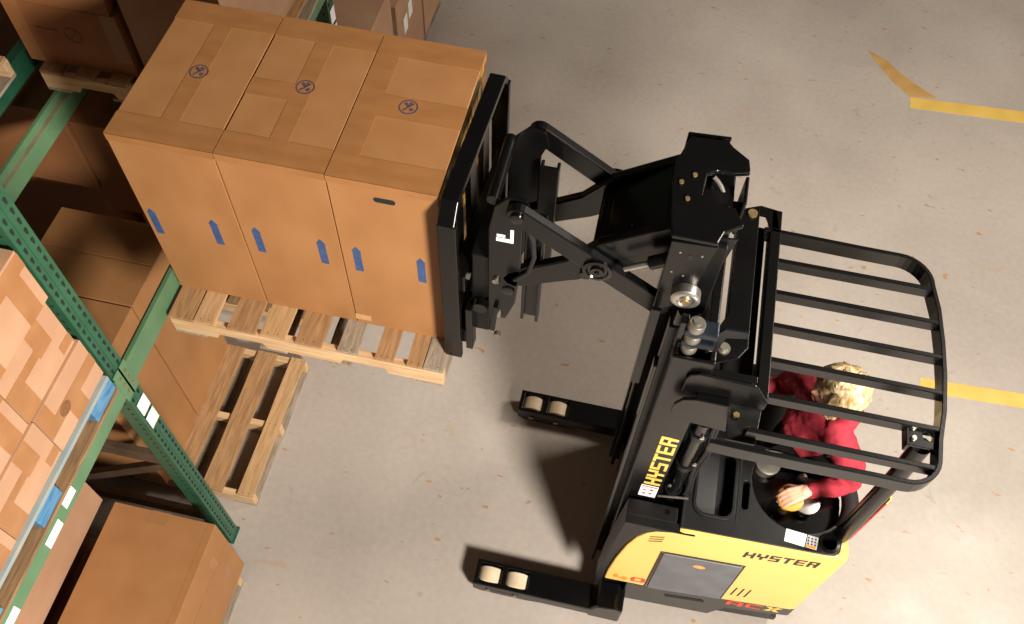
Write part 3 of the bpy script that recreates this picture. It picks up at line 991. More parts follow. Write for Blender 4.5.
# black skirt below the panel, stepped up towards the rear
sk = MB()
sk.prism([(0.42, 0.12), (0.92, 0.09), (0.985, 0.255), (1.31, 0.31), (1.31, 0.443), (0.93, 0.424), (0.42, 0.41)], 'y', 0.006, 0.05)
for v in sk.bm.verts:
    v.co.y += ny(v.co.x)
skirt = sk.build('base_skirt', M['black'], TR, bevel=0.008)
flank('skirt_slot', [[(0.65, 0.285), (0.86, 0.30), (0.845, 0.335), (0.64, 0.32)]], M['rack_hole'], skirt, -0.0055)
for ch, x0, mm in (('A', 0.965, 'red'), ('C', 1.065, 'red'), ('X', 1.165, 'gold')):
    P = [[(x0 + a, 0.338 + b + 0.05 * (x0 - 0.965)) for a, b in p] for p in word(ch, 0.072, 0.085, 0.2, 0.03)]
    flank('skirt_lettering', P, M[mm], skirt, -0.0055)
MB().prism([(0.42, 1.55), (1.30, 1.60), (1.31, 2.52), (0.42, 2.54)], 'z', 0.045, 0.10).build('chassis_plate', M['black_flat'], TR)
for yc in (1.72, 2.30):
    w = MB().lathe((1.05, yc, 0.08), (0, 1, 0), [(0.03, 0), (0.078, 0), (0.08, 0.01), (0.08, 0.08), (0.078, 0.09), (0.03, 0.09)])
    w.build('drive_wheel', M['rubber'], TR, smooth=True)

# black cowl wrapping the front corner
cw = MB()
prof = [(0.258, 0.30), (0.262, 0.60), (0.272, 0.86), (0.285, 1.08), (0.296, 1.25), (0.30, 1.30)]
pts = prof + [(0.62, 1.30), (0.52, 1.295), (0.45, 1.265), (0.40, 1.21), (0.364, 1.13), (0.336, 1.01), (0.309, 0.80), (0.294, 0.58), (0.292, 0.30)]
cw.prism(pts, 'y', 1.508, 1.555)
cw.prism(prof + [(0.53, 1.30), (0.53, 1.20), (0.40, 1.18), (0.30, 0.9), (0.292, 0.30)], 'y', 1.553, 1.630)
cowl = cw.build('front_cowl', M['black_flat'], TR, bevel=0.012)
MB().cyl((0.485, 1.598, 1.29), (0.485, 1.598, 1.305), 0.011, n=14).build('cowl_bolt', M['black_gloss'], cowl)

# ---- console top with tray, slot, cup holder and the round steering recess
arc = circ(1.075, 1.86, 0.225, 26, -42, -318)
outl = [(0.545, 1.536), (1.205, 1.556), (1.245, 1.562), (1.268, 1.585), (1.276, 1.64), (1.250, 1.70)] + arc + [(0.86, 2.03), (0.545, 2.03)]
tray = rrect(0.600, 0.775, 1.625, 1.955, 0.05)
slot = rrect(0.828, 0.862, 1.69, 1.84, 0.014)
slot = rrect(0.812, 0.842, 1.69, 1.83, 0.014)
cup = circ(1.216, 1.614, 0.034, 20)
cs = MB().prism(outl, 'z', 1.20, 1.305, holes=[tray, slot, cup])
console = cs.build('console', M['plastic'], TR, bevel=0.006)
ti = MB()
ti.prism(rrect(0.590, 0.785, 1.615, 1.965, 0.055), 'z', 1.302, 1.312, holes=[rrect(0.606, 0.769, 1.631, 1.949, 0.045)])
ti.build('tray_rim', M['plastic'], console, bevel=0.003)
tf = MB()
tf.hexa([(0.598, 1.62, 1.225), (0.777, 1.62, 1.205), (0.598, 1.96, 1.225), (0.777, 1.96, 1.205),
         (0.598, 1.62, 1.283), (0.700, 1.62, 1.263), (0.598, 1.96, 1.283), (0.700, 1.96, 1.263)])
tf.box(0.70, 0.777, 1.62, 1.96, 1.201, 1.215)
tf.build('tray_liner', M['grey_plastic'], console, bevel=0.012, seg=3)
MB().box(0.808, 0.846, 1.685, 1.835, 1.201, 1.206).build('slot_floor', M['rack_hole'], console)
MB().box(0.792, 0.800, 1.62, 2.02, 1.3045, 1.3075).build('console_groove', M['rack_hole'], console)
MB().box(0.550, 0.562, 1.54, 2.02, 1.3045, 1.309).build('console_edge_strip', M['grey_plastic'], console)
ch = MB().lathe((1.216, 1.614, 1.205), (0, 0, 1), [(0.0, 0.0), (0.033, 0.0), (0.033, 0.102), (0.045, 0.104), (0.046, 0.107), (0.0335, 0.108), (0.032, 0.104), (0.032, 0.003), (0.0, 0.003)])
ch.build('cup_holder', M['black_gloss'], console, smooth=True)
lb = MB().decal([[(1.015, 1.580), (1.105, 1.572), (1.115, 1.632), (1.022, 1.640)]], (0, 0, 1.3052), (1, 0, 0), (0, 1, 0), 0.0012)
lb.build('white_label', M['white'], console)
lb = MB().decal([[(1.110, 1.572), (1.160, 1.568), (1.168, 1.628), (1.120, 1.632)]], (0, 0, 1.3052), (1, 0, 0), (0, 1, 0), 0.0010)
pict = lb.build('pictogram_label', M['labelgrey'], console)
lb = MB()
P = []
for r_ in range(3):
    for c_ in range(3):
        x = 1.117 + c_ * 0.0155 + r_ * 0.001
        y = 1.587 + r_ * 0.014 - c_ * 0.001
        P.append([(x, y), (x + 0.010, y), (x + 0.0075, y + 0.010), (x + 0.002, y + 0.007)])
lb.decal(P, (0, 0, 1.3062), (1, 0, 0), (0, 1, 0), 0.0006)
lb.build('pictograms', M['labelblack'], pict)
MB().decal([[(1.114, 1.5735), (1.156, 1.570), (1.158, 1.581), (1.116, 1.5845)]], (0, 0, 1.3062), (1, 0, 0), (0, 1, 0), 0.0008).build('orange_bar', M['orange'], pict)
# recess floor and steering gear
MB().prism(circ(1.075, 1.86, 0.232, 30), 'z', 1.121, 1.150).build('recess_floor', M['black_gloss'], console)
rw = MB().prism(circ(1.075, 1.86, 0.232, 26, -42, -318) + circ(1.075, 1.86, 0.226, 26, -318, -42), 'z', 1.150, 1.204)
rw.build('recess_wall', M['black_flat'], console)
st = thing  # noqa
sw = MB().lathe((1.135, 1.835, 1.150), (0, 0, 1), [(0.0, 0), (0.045, 0), (0.045, 0.03), (0.062, 0.045), (0.062, 0.055), (0.03, 0.058), (0.0, 0.058)])
hubw = sw.build('steering_hub', M['steel'], console, smooth=True)
kb = MB().lathe((1.050, 1.822, 1.150), (0, 0, 1), [(0.0, 0), (0.03, 0), (0.03, 0.06), (0.058, 0.075), (0.064, 0.085), (0.060, 0.094), (0.03, 0.098), (0.0, 0.098)])
kb.build('steering_knob', M['knob'], console, smooth=True)
pdk = MB().lathe((0.945, 1.995, 1.150), (0, 0, 1), [(0.0, 0), (0.06, 0), (0.06, 0.05), (0.05, 0.055), (0.0, 0.055)])
pdk.build('round_pad', M['steel_dull'], console, smooth=True)
cb = MB().lathe((1.112, 1.955, 1.150), (0, 0, 1), [(0.0, 0), (0.018, 0), (0.018, 0.04), (0.024, 0.05), (0.018, 0.064), (0.0, 0.068)])
cb.build('control_button', M['steel'], console, smooth=True)
# padded rim behind the recess
pts = []
for i in range(13):
    a = math.radians(-48 + i * 6.5)
    pts.append((1.075 + 0.262 * math.cos(a), 1.86 + 0.262 * math.sin(a), 1.21))
MB().tube(pts, 0.040, 14).build('padded_rim', M['rubber'], console, smooth=True)
# control handle the right hand holds
hm = MB().tube([(0.80, 2.31, 1.19), (0.795, 2.31, 1.23), (0.785, 2.305, 1.27)], 0.02, 12)
hm.build('control_handle', M['rubber'], console, smooth=True)

# ---- mast: outer and inner channels both sides
YM = 2.04


def mast_side(s):
    """s=+1 near side, -1 far side; mirrored about the truck's middle"""
    def Y(y):
        return y if s > 0 else 2 * YM - y

    def bx(m, x0, x1, y0, y1, z0, z1):
        a, c = sorted((Y(y0), Y(y1)))
        m.box(x0, x1, a, c, z0, z1)
    m = MB()
    bx(m, 0.275, 0.425, 1.650, 1.664, 0.12, 2.58)
    bx(m, 0.275, 0.295, 1.664, 1.735, 0.12, 2.58)
    bx(m, 0.405, 0.425, 1.664, 1.735, 0.12, 2.58)
    ch = m.build('outer_mast_channel', M['black'], TR, bevel=0.004)
    m = MB()
    bx(m, 0.245, 0.385, 1.742, 1.754, 0.14, 2.62)
    bx(m, 0.245, 0.263, 1.754, 1.795, 0.14, 2.62)
    bx(m, 0.367, 0.385, 1.754, 1.795, 0.14, 2.62)
    m.build('inner_mast_channel', M['black'], TR, bevel=0.003)
    m = MB()
    bx(m, 0.228, 0.244, 1.690, 1.740, 0.12, 2.42)
    m.build('mast_guide_rail', M['black_gloss'], TR, bevel=0.003)
    return ch


near_ch = mast_side(1)
mast_side(-1)
MB().box(0.395, 0.404, 1.737, 2.343, 0.50, 2.40).build('mast_shadow_plate', M['black_flat'], TR, bevel=0.002)  # unseen plate added so the mast casts a filled shadow
MB().cyl((0.34, 2.04, 0.30), (0.34, 2.04, 2.30), 0.04, n=24).build('lift_cylinder', M['black_gloss'], TR, smooth=True)
MB().box(0.28, 0.42, 1.736, 2.344, 0.30, 0.50).build('mast_cross_member', M['black'], TR, bevel=0.006)
MB().box(0.387, 0.425, 1.736, 2.344, 2.40, 2.56).build('mast_cross_member', M['black'], TR, bevel=0.006)
P = [[(-b, a) for a, b in p] for p in word('HYSTER', 0.072, 0.50, 0.16, 0.0)]
MB().decal(P, (0.414, 1.6498, 1.455), (1, 0, 0), (0, 0, 1), 0.0012).build('mast_lettering', M['gold'], near_ch)
MB().decal([R4(-0.078, 0, 0.0, 0.125)], (0.414, 1.6498, 1.312), (1, 0, 0), (0, 0, 1), 0.0012).build('warning_label', M['white'], near_ch)
P = [R4(-0.062, 0.022, -0.05, 0.04), R4(-0.066, 0.068, -0.052, 0.08), R4(-0.034, 0.03, -0.02, 0.046), R4(-0.034, 0.07, -0.018, 0.088)]
MB().decal(P, (0.414, 1.6486, 1.312), (1, 0, 0), (0, 0, 1), 0.0006).build('label_figures', M['red'], near_ch)
MB().decal([R4(-0.074, 0.108, -0.004, 0.118)], (0.414, 1.6486, 1.312), (1, 0, 0), (0, 0, 1), 0.0006).build('label_stripe', M['red'], near_ch)

# lift cylinder behind the channel, with clamps and hoses
lc = MB().cyl((0.488, 1.705, 0.95), (0.488, 1.705, 2.06), 0.034, n=24)
lift = lc.build('lift_cylinder', M['black_gloss'], TR, smooth=True)
for z in (1.32, 1.62, 1.93):
    MB().cyl((0.488, 1.705, z), (0.488, 1.705, z + 0.035), 0.041, n=24).build('cylinder_clamp', M['plastic'], lift, smooth=True)
cl = MB()
for z, dx in ((1.45, -0.03), (1.72, 0.03), (1.98, 0.01)):
    cl.cyl((0.488 + dx, 1.668, z), (0.488 + dx, 1.660, z), 0.009, n=10)
cl.build('cylinder_fittings', M['steel'], lift)
for q, (dx, dy) in enumerate(((0.055, 0.0), (0.075, 0.02), (0.062, 0.045))):
    pts = [(0.488 + dx + 0.008 * math.sin(k * 1.3 + q), 1.705 + dy, 1.25 + 0.09 * k) for k in range(10)]
    MB().tube(pts, 0.010, 8).build('hydraulic_hose', M['rubber'], TR, smooth=True)
MB().cyl((0.40, 1.66, 1.31), (0.56, 1.66, 1.36), 0.006, n=8).build('hose_tie_rod', M['steel_dull'], TR)

# ---- reach carriage riding on the mast: side plates, rollers, cap plate
rc = MB()
rc.prism([(0.178, 3.02), (0.325, 3.03), (0.300, 2.80), (0.262, 2.68), (0.178, 2.60)], 'y', 1.800, 1.815)
rcp = rc.build('reach_carriage_plate', M['black'], TR, bevel=0.004)
MB().prism([(0.178, 3.02), (0.325, 3.03), (0.300, 2.80), (0.262, 2.68), (0.178, 2.60)], 'y', 2.265, 2.280).build('reach_carriage_plate', M['black'], TR, bevel=0.004)
rl = MB().lathe((0.272, 1.799, 2.765), (0, -1, 0), [(0.0, 0), (0.05, 0), (0.05, 0.034), (0.042, 0.04), (0.030, 0.04), (0.030, 0.034), (0.018, 0.034), (0.018, 0.042), (0.0, 0.042)])
rl.build('mast_roller', M['steel'], rcp, smooth=True)
MB().lathe((0.272, 1.758, 2.765), (0, -1, 0), [(0, 0), (0.016, 0), (0.012, 0.006), (0, 0.006)]).build('roller_cap', M['brass'], rcp)
for x, z in ((0.215, 2.97), (0.285, 2.97), (0.205, 2.86), (0.245, 2.85)):
    MB().cyl((x, 1.80, z), (x, 1.7985, z), 0.004, n=8).build('plate_bolt', M['steel_dull'], rcp)
MB().decal([circ(0, 0, 0.013, 4)], (0.25, 1.7998, 2.955), (1, 0, 0), (0, 0, 1), 0.001).build('plate_hole', M['rack_hole'], rcp)
hd = MB()
outl = [(0.174, 1.800), (0.160, 1.89), (0.149, 2.00), (0.152, 2.115), (0.188, 2.232), (0.313, 2.238), (0.332, 2.214), (0.388, 2.17), (0.396, 2.115),
        (0.345, 2.10), (0.290, 2.10), (0.258, 2.075), (0.252, 1.985), (0.30, 1.96), (0.36, 1.955), (0.392, 1.890), (0.335, 1.85), (0.318, 1.800)]
hd.prism(outl, 'z', 3.031, 3.050)
cap = hd.build('carriage_cap_plate', M['black'], TR, bevel=0.004)
for x, y in ((0.178, 2.02), (0.218, 2.06), (0.205, 1.955)):
    MB().cyl((x, y, 3.049), (x, y, 3.056), 0.008, n=10).build('cap_bolt', M['brass'], cap)
MB().prism([(0.255, 2.101), (0.394, 2.101), (0.385, 2.06), (0.365, 2.00)], 'z', 2.90, 2.915).build('hose_tray', M['black_flat'], TR, bevel=0.002)
MB().box(0.386, 0.398, 2.0, 2.115, 2.86, 3.03).build('cap_side_flange', M['black'], TR, bevel=0.004)
for q in range(3):
    pts = []
    for k in range(11):
        a = math.radians(80 - k * 16)
        pts.append((0.272 + (0.062 - q * 0.012) * math.cos(a), 2.035 + (0.062 - q * 0.010) * math.sin(a), 3.02 - 0.012 * k - q * 0.012))
    MB().tube(pts, 0.008, 8).build('hydraulic_hose', M['black_gloss'] if q else M['steel_dull'], TR, smooth=True)
MB().cyl((0.268, 1.975, 2.985), (0.335, 1.995, 2.985), 0.010, n=10).build('hose_fitting', M['steel'], TR, smooth=True)
MB().cyl((0.345, 1.985, 2.96), (0.345, 1.985, 3.0), 0.014, n=10).build('hose_nut', M['steel_dull'], TR, smooth=True)
MB().prism([(0.328, 3.0), (0.385, 3.01), (0.365, 2.86), (0.318, 2.78)], 'y', 1.86, 1.868).build('hose_bracket', M['plastic'], TR, bevel=0.002)
MB().box(0.172, 0.205, 1.745, 1.760, 2.17, 2.70).build('carriage_guide_bar', M['wood_deep'] if False else M['black'], TR, bevel=0.003)
MB().box(0.21, 0.36, 1.83, 2.25, 2.60, 2.99).build('carriage_body', M['black_flat'], TR, bevel=0.005)

# chain anchors between carriage and channel top
for z in (2.70, 2.635):
    MB().box(0.292, 0.405, 1.675, 1.735, z - 0.016, z + 0.016).build('chain_bracket', M['blue_steel'], TR, bevel=0.005)
for z in (2.735, 2.667, 2.60):
    MB().lathe((0.325, 1.695, z - 0.02), (0, 0, 1), [(0, 0), (0.028, 0), (0.030, 0.006), (0.030, 0.03), (0.026, 0.036), (0.014, 0.036), (0.014, 0.045), (0, 0.045)], n=20).build('chain_anchor', M['steel_dull'], TR, smooth=True)
MB().box(0.272, 0.300, 1.69, 1.73, 2.58, 2.74).build('chain_post', M['black_gloss'], TR, bevel=0.004)
MB().prism([(0.386, 2.56), (0.395, 2.68), (0.42, 2.73), (0.50, 2.74), (0.50, 2.70), (0.435, 2.68), (0.42, 2.56)], 'y', 1.70, 1.71).build('chain_guard', M['plastic'], TR, bevel=0.002)
yb = MB()
for x, z in ((0.40, 2.60), (0.41, 2.47)):
    yb.lathe((x, 1.699, z), (0, -1, 0), [(0, 0), (0.008, 0), (0.006, 0.008), (0, 0.008)], n=10)
yb.build('grease_caps', M['knob'], TR)

# ---- scissor mechanism, near and far pair


def arm(a, b, y0, y1, w0, w1, name='scissor_arm'):
    (ax, az), (bx_, bz) = a, b
    d = Vector((bx_ - ax, bz - az)).normalized()
    n = Vector((-d.y, d.x))
    pts = []
    for i in range(9):
        t = math.radians(90 + 180 * i / 8)
        v = d * math.cos(t) + n * math.sin(t)
        pts.append((ax + v.x * w0, az + v.y * w0))
    for i in range(9):
        t = math.radians(-90 + 180 * i / 8)
        v = d * math.cos(t) + n * math.sin(t)
        pts.append((bx_ + v.x * w1, bz + v.y * w1))
    return MB().prism(pts, 'y', y0, y1).build(name, M['black'], TR, bevel=0.005)


for s in (1, -1):
    def YY(y):
        return y if s > 0 else 2 * YM - y
    ya, yb_ = sorted((YY(1.835), YY(1.870)))
    a1 = arm((-0.325, 2.945), (0.20, 2.585), ya, yb_, 0.040, 0.045)
    ya, yb_ = sorted((YY(1.875), YY(1.910)))
    pts = [(-0.365, 2.49), (-0.33, 2.475), (-0.10, 2.60), (0.02, 2.69), (0.20, 2.80), (0.21, 2.97), (0.17, 2.99), (-0.05, 2.83), (-0.15, 2.70), (-0.36, 2.56), (-0.38, 2.52)]
    MB().prism(pts, 'y', ya, yb_).build('scissor_arm', M['black'], TR, bevel=0.006)
    pv = MB()
    o = -1 if s > 0 else 1
    pv.lathe((-0.035, YY(1.836), 2.745), (0, o, 0), [(0.0, 0), (0.052, 0), (0.052, 0.012), (0.040, 0.014), (0.034, 0.008), (0.026, 0.008), (0.024, 0.018), (0.0, 0.018)])
    pin = pv.build('pivot_pin', M['black_gloss'], TR, smooth=True)
    MB().lathe((-0.035, YY(1.818), 2.745), (0, o, 0), [(0.0, 0), (0.010, 0), (0.008, 0.006), (0.0, 0.006)], n=6).build('pin_bolt', M['black'], pin)
    MB().lathe((-0.075, YY(1.872), 2.665), (0, o, 0), [(0.0, 0), (0.022, 0), (0.020, 0.02), (0.0, 0.02)], n=14).build('stop_bolt', M['black_gloss'], pin)
    for xx, zz in ((-0.325, 2.945), (-0.345, 2.515)):
        MB().lathe((xx, YY(1.836), zz), (0, o, 0), [(0.0, 0), (0.024, 0), (0.022, 0.012), (0.011, 0.014), (0.0, 0.014)], n=16).build('pin_cap', M['black_gloss'], TR, smooth=True)
# box section tying the two rear arms
MB().prism([(-0.02, 2.73), (0.19, 2.85), (0.20, 2.98), (0.15, 2.965), (-0.03, 2.80)], 'y', 1.911, 2.169).build('arm_cross_box', M['black'], TR, bevel=0.006)
MB().cyl((-0.035, 1.911, 2.745), (-0.035, 2.169, 2.745), 0.035, n=20).build('torque_tube', M['black'], TR, smooth=True)
ag = MB()
for q in (0.06, 0.15):
    ag.cyl((0.0 + q, 1.95, 2.815 + q * 0.66), (0.0 + q, 1.95, 2.835 + q * 0.66), 0.011, n=10)
ag.build('cross_box_bolts', M['brass'], TR)
# reach cylinder
MB().cyl((0.05, 2.0, 2.66), (0.20, 2.0, 2.76), 0.016, n=14).build('reach_rod', M['steel'], TR, smooth=True)
MB().cyl((0.055, 1.83, 2.785), (0.145, 1.83, 2.852), 0.011, n=14).build('reach_rod', M['steel'], TR, smooth=True)
MB().cyl((0.135, 1.83, 2.845), (0.215, 1.83, 2.905), 0.024, n=16).build('reach_cylinder', M['black_gloss'], TR, smooth=True)

# ---- fork carriage: vertical plates, cross bars, backrest, forks
for s in (1, -1):
    def YY(y):
        return y if s > 0 else 2 * YM - y
    ya, yb_ = sorted((YY(1.875), YY(1.89)))
    pts = [(-0.43, 2.24), (-0.36, 2.24), (-0.325, 2.36), (-0.31, 2.60), (-0.31, 2.86), (-0.285, 2.93), (-0.30, 2.985), (-0.36, 2.99), (-0.41, 2.93), (-0.43, 2.80)]
    pl = MB().prism(pts, 'y', ya, yb_).build('carriage_side_plate', M['black'], TR, bevel=0.004)
    ya, yb_ = sorted((YY(1.925), YY(1.94)))
    m = MB()
    m.box(-0.305, -0.235, ya, yb_, 2.22, 2.86)
    c, d = sorted((YY(1.90), YY(1.925)))
    m.box(-0.305, -0.293, c, d, 2.22, 2.86)
    m.box(-0.247, -0.235, c, d, 2.22, 2.86)
    m.build('roller_channel', M['black'], TR, bevel=0.003)
    if s > 0:
        P = [[(a, b) for a, b in p] for p in [R4(0, 0, 0.012, 0.075), R4(-0.05, 0, 0.0, 0.02), R4(-0.048, 0.025, -0.018, 0.040)]]
        MB().decal(P, (-0.352, 1.8748, 2.745), (1, 0, 0), (0, 0, 1), 0.0008).build('white_marking', M['white'], pl)
        for x, z in ((-0.40, 2.50), (-0.39, 2.27)):
            MB().cyl((x, 1.876, z), (x, 1.864, z), 0.014, n=12).build('plate_bolt', M['steel_dull'], pl)
        MB().bar((-0.395, 1.87, 2.34), (-0.41, 1.87, 2.16), 0.02, 0.03, up=(0, 1, 0)).build('stop_lever', M['black'], TR, bevel=0.003)
        MB().cyl((-0.385, 1.858, 2.155), (-0.385, 1.838, 2.155), 0.014, n=12).build('lever_bolt', M['steel_dull'], TR, smooth=True)
        MB().tube([(-0.30, 1.87, 2.87), (-0.27, 1.865, 2.80), (-0.262, 1.865, 2.70), (-0.28, 1.868, 2.60), (-0.33, 1.87, 2.53)], 0.009, 8).build('hydraulic_hose', M['rubber'], TR, smooth=True)
# cap of the far upper arm end
MB().cyl((-0.42, 1.895, 2.935), (-0.42, 2.185, 2.935), 0.022, n=16).build('carriage_tie_tube', M['black'], TR, smooth=True)
yaw = Matrix.Translation((-0.55, 2.25, 0)) @ Matrix.Rotation(math.radians(-2.4), 4, 'Z') @ Matrix.Translation((0.55, -2.25, 0))


def ybox(*a):
    return MB().box(*a, mtx=yaw)


XB = -0.566
for z0, z1 in ((2.02, 2.12), (2.40, 2.50)):
    ybox(XB + 0.016, XB + 0.066, 1.86, 2.58, z0, z1).build('carriage_bar', M['black'], TR, bevel=0.004)
    nb = MB()
    for k in range(5):
        nb.cyl((XB + 0.066, 1.89 + k * 0.16, z1 - 0.03), (XB + 0.078, 1.89 + k * 0.16, z1 - 0.03), 0.014, n=8)
    bmesh.ops.transform(nb.bm, matrix=yaw, verts=nb.bm.verts)
    nb.build('bar_bolts', M['steel_dull'], TR)
MB().box(-0.50, -0.43, 1.90, 2.18, 2.08, 2.60).build('tilt_frame', M['black_flat'], TR, bevel=0.006)
MB().cyl((-0.46, 1.86, 2.30), (-0.46, 2.24, 2.30), 0.03, n=16).build('tilt_pivot', M['black'], TR, smooth=True)
ybox(XB + 0.067, XB + 0.095, 1.845, 1.90, 2.0, 2.30).build('bar_end_plate', M['black'], TR, bevel=0.003)
# backrest: frame with chamfered upper corners and upright slats
yb0, yb1 = 1.822, 2.565
for s in (1, -1):
    def YY(y):
        return y if s > 0 else (yb0 + yb1) - y
    m = MB()
    ya, yb_ = sorted((YY(yb0), YY(yb0 + 0.028)))
    m.box(XB - 0.018, XB + 0.052, ya, yb_, 1.945, 2.84, mtx=yaw)
    P = [(YY(yb0), 2.84), (YY(yb0 + 0.028), 2.84), (YY(yb0 + 0.072), 2.884), (YY(yb0 + 0.06), 2.912)]
    m2 = MB().prism(P, 'x', XB - 0.016, XB + 0.046)
    bmesh.ops.transform(m2.bm, matrix=yaw, verts=m2.bm.verts)
    m.build('backrest_post', M['black'], TR, bevel=0.004)
    m2.build('backrest_corner', M['black'], TR, bevel=0.003)
ybox(XB - 0.016, XB + 0.046, yb0 + 0.06, yb1 - 0.06, 2.884, 2.912).build('backrest_top_bar', M['black'], TR, bevel=0.003)
for yy in (1.98, 2.16, 2.34):
    ybox(XB - 0.012, XB + 0.012, yy - 0.02, yy + 0.06, 2.12, 2.884).build('backrest_slat', M['black'], TR, bevel=0.003)
for yy in (1.95, 2.42):
    MB().prism([(-0.552, 1.876), (-1.60, 1.895), (-1.60, 1.905), (-0.57, 1.921), (-0.552, 2.40), (-0.556 + 0.03, 2.40), (-0.52, 1.90), (-0.53, 1.876)], 'y', yy, yy + 0.10).build('fork', M['black'], TR, bevel=0.004)

# ---- overhead guard
ZG = 2.335
g = MB()
path = [(0.60, 2.492), (0.80, 2.49), (1.00, 2.486)]
for i in range(9):
    a = math.radians(90 - i * 90 / 8)
    path.append((1.155 + 0.125 * math.cos(a) * 1.0, 2.36 + 0.125 * math.sin(a)))
path += [(1.300, 2.25), (1.310, 2.10), (1.312, 1.95), (1.305, 1.80), (1.288, 1.68)]
for i in range(8):
    a = math.radians(-5 - i * 85 / 7)
    path.append((1.17 + 0.113 * math.cos(a), 1.60 + 0.113 * math.sin(a)))
path += [(1.00, 1.487), (0.80, 1.484), (0.62, 1.483), (0.475, 1.486)]
g.strip([(x, y, ZG - 0.038) for x, y in path], 0.018, 0.076)
guard = g.build('overhead_guard', M['black'], TR, bevel=0.003)
for k in range(6):
    yy = 2.345 - k * 0.1565
    # rear end follows the frame
    xe = [1.282, 1.304, 1.311, 1.309, 1.300, 1.272][k]
    MB().box(0.665 if k < 5 else 0.60, xe - 0.006, yy - 0.010, yy + 0.010, ZG - 0.055, ZG - 0.002).build('guard_bar', M['black'], guard, bevel=0.003)
MB().box(0.625, 0.668, 1.70, 2.60, ZG - 0.075, ZG).build('guard_front_bar', M['black'], guard, bevel=0.004)
MB().prism([(0.49, 2.57), (0.575, 2.61), (0.578, 1.90), (0.545, 1.845), (0.44, 1.80), (0.415, 1.86), (0.45, 1.95), (0.495, 2.05)], 'z', ZG - 0.012, ZG).build('guard_plate', M['black'], guard, bevel=0.003)
MB().prism([(0.575, 2.61), (0.645, 2.60), (0.66, 2.50), (0.625, 2.50), (0.60, 2.56), (0.575, 2.56)], 'z', ZG - 0.014, ZG).build('guard_corner_plate', M['black'], guard, bevel=0.002)
MB().box(0.50, 0.62, 1.79, 2.56, ZG - 0.14, ZG - 0.08).build('guard_cross_channel', M['black_flat'], guard, bevel=0.004)
bt = MB().lathe((0.485, 1.875, ZG), (0, 0, 1), [(0, 0), (0.026, 0), (0.026, 0.008), (0.016, 0.008), (0.016, 0.02), (0, 0.02)])
bt.build('guard_bolt', M['steel_dull'], guard, smooth=True)
bt = MB().lathe((0.545, 2.555, ZG), (0, 0, 1), [(0, 0), (0.02, 0), (0.02, 0.01), (0, 0.01)])
bt.build('guard_bolt', M['brass'], guard, smooth=True)
# two mounting plates from mast to guard
MB().prism([(0.345, 2.382), (0.345, 2.47), (0.355, 2.505), (0.385, 2.522), (0.585, 2.512), (0.648, 2.413), (0.648, 2.362), (0.515, 2.354)], 'y', 1.634, 1.647).build('guard_mounting_plate', M['black'], guard, bevel=0.004)
MB().box(0.385, 0.585, 1.6475, 1.675, 2.508, 2.518).build('guard_mounting_lip', M['black'], guard, bevel=0.002)
MB().prism([(0.33, 2.336), (0.355, 2.385), (0.40, 2.402), (0.519, 2.402), (0.554, 2.203), (0.404, 2.219), (0.345, 2.25), (0.327, 2.275)], 'y', 1.598, 1.611).build('guard_mounting_plate', M['black'], guard, bevel=0.004)
MB().box(0.40, 0.515, 1.6115, 1.632, 2.39, 2.40).build('guard_mounting_lip', M['black'], guard, bevel=0.002)
lp = MB().prism([(0.537, 1.535), (0.645, 1.535), (0.662, 1.705), (0.537, 1.68)], 'z', 2.262, 2.276)
lp.build('guard_side_bracket', M['plastic'], guard, bevel=0.003)
bt = MB()
for x, y in ((0.567, 1.635), (0.617, 1.585)):
    bt.lathe((x, y, 2.276), (0, 0, 1), [(0, 0), (0.014, 0), (0.012, 0.012), (0, 0.012)], n=12)
bt.build('bracket_bolts', M['brass'], guard)
MB().cyl((0.545, 1.665, 2.12), (0.60, 1.665, 2.12), 0.008, n=8).build('green_fitting', M['green'], TR)
# rear corner bracket with hole, and the post below it
rb_ = MB().prism([(1.178, 1.725), (1.292, 1.735), (1.280, 1.640), (1.178, 1.640)], 'z', ZG - 0.030, ZG - 0.018, holes=[circ(1.25, 1.69, 0.02, 16)])
rb_.build('post_bracket', M['black'], guard, bevel=0.002)
MB().box(1.170, 1.180, 1.635, 1.73, ZG - 0.06, ZG - 0.012).build('bracket_edge', M['black'], guard, bevel=0.002)
bt = MB()
for y in (1.712, 1.668):
    bt.lathe((1.197, y, ZG - 0.018), (0, 0, 1), [(0, 0), (0.011, 0), (0.009, 0.012), (0, 0.012)], n=12)
bt.build('bracket_bolts', M['steel'], guard)
MB().tube([(1.272, 1.668, 1.10), (1.270, 1.668, 1.35), (1.258, 1.668, 2.0), (1.245, 1.672, 2.27)], 0.036, 18).build('guard_post', M['black'], guard, smooth=True)
ps = MB().box(1.305, 1.311, 1.655, 1.672, 1.30, 1.75)
ps.build('post_stripe', M['red'], guard)
MB().box(1.305, 1.3115, 1.655, 1.672, 1.751, 1.80).build('post_stripe', M['gold'], guard)

# ------------------------------------------------------------------ operator
OP = thing('person', (1.12, 2.17, 0.249), 'blonde person in a red fleece standing at the truck controls, hand on orange knob', 'person')


def evaluated(o, name, mat, parent, smooth=True):
    dg = bpy.context.evaluated_depsgraph_get()
    me = bpy.data.meshes.new_from_object(o.evaluated_get(dg))
    me.name = name
    me.materials.clear()
    me.materials.append(mat)
    for p in me.polygons:
        p.use_smooth = smooth
    old = o.data
    bpy.data.objects.remove(o)
    n = bpy.data.objects.new(name, me)
    off = Vector((0, 0, 0))
    q = parent
    while q is not None:
        off += q.location
        q = q.parent
    me.transform(Matrix.Translation(-off))
    n.parent = parent
    COL.objects.link(n)
    return n


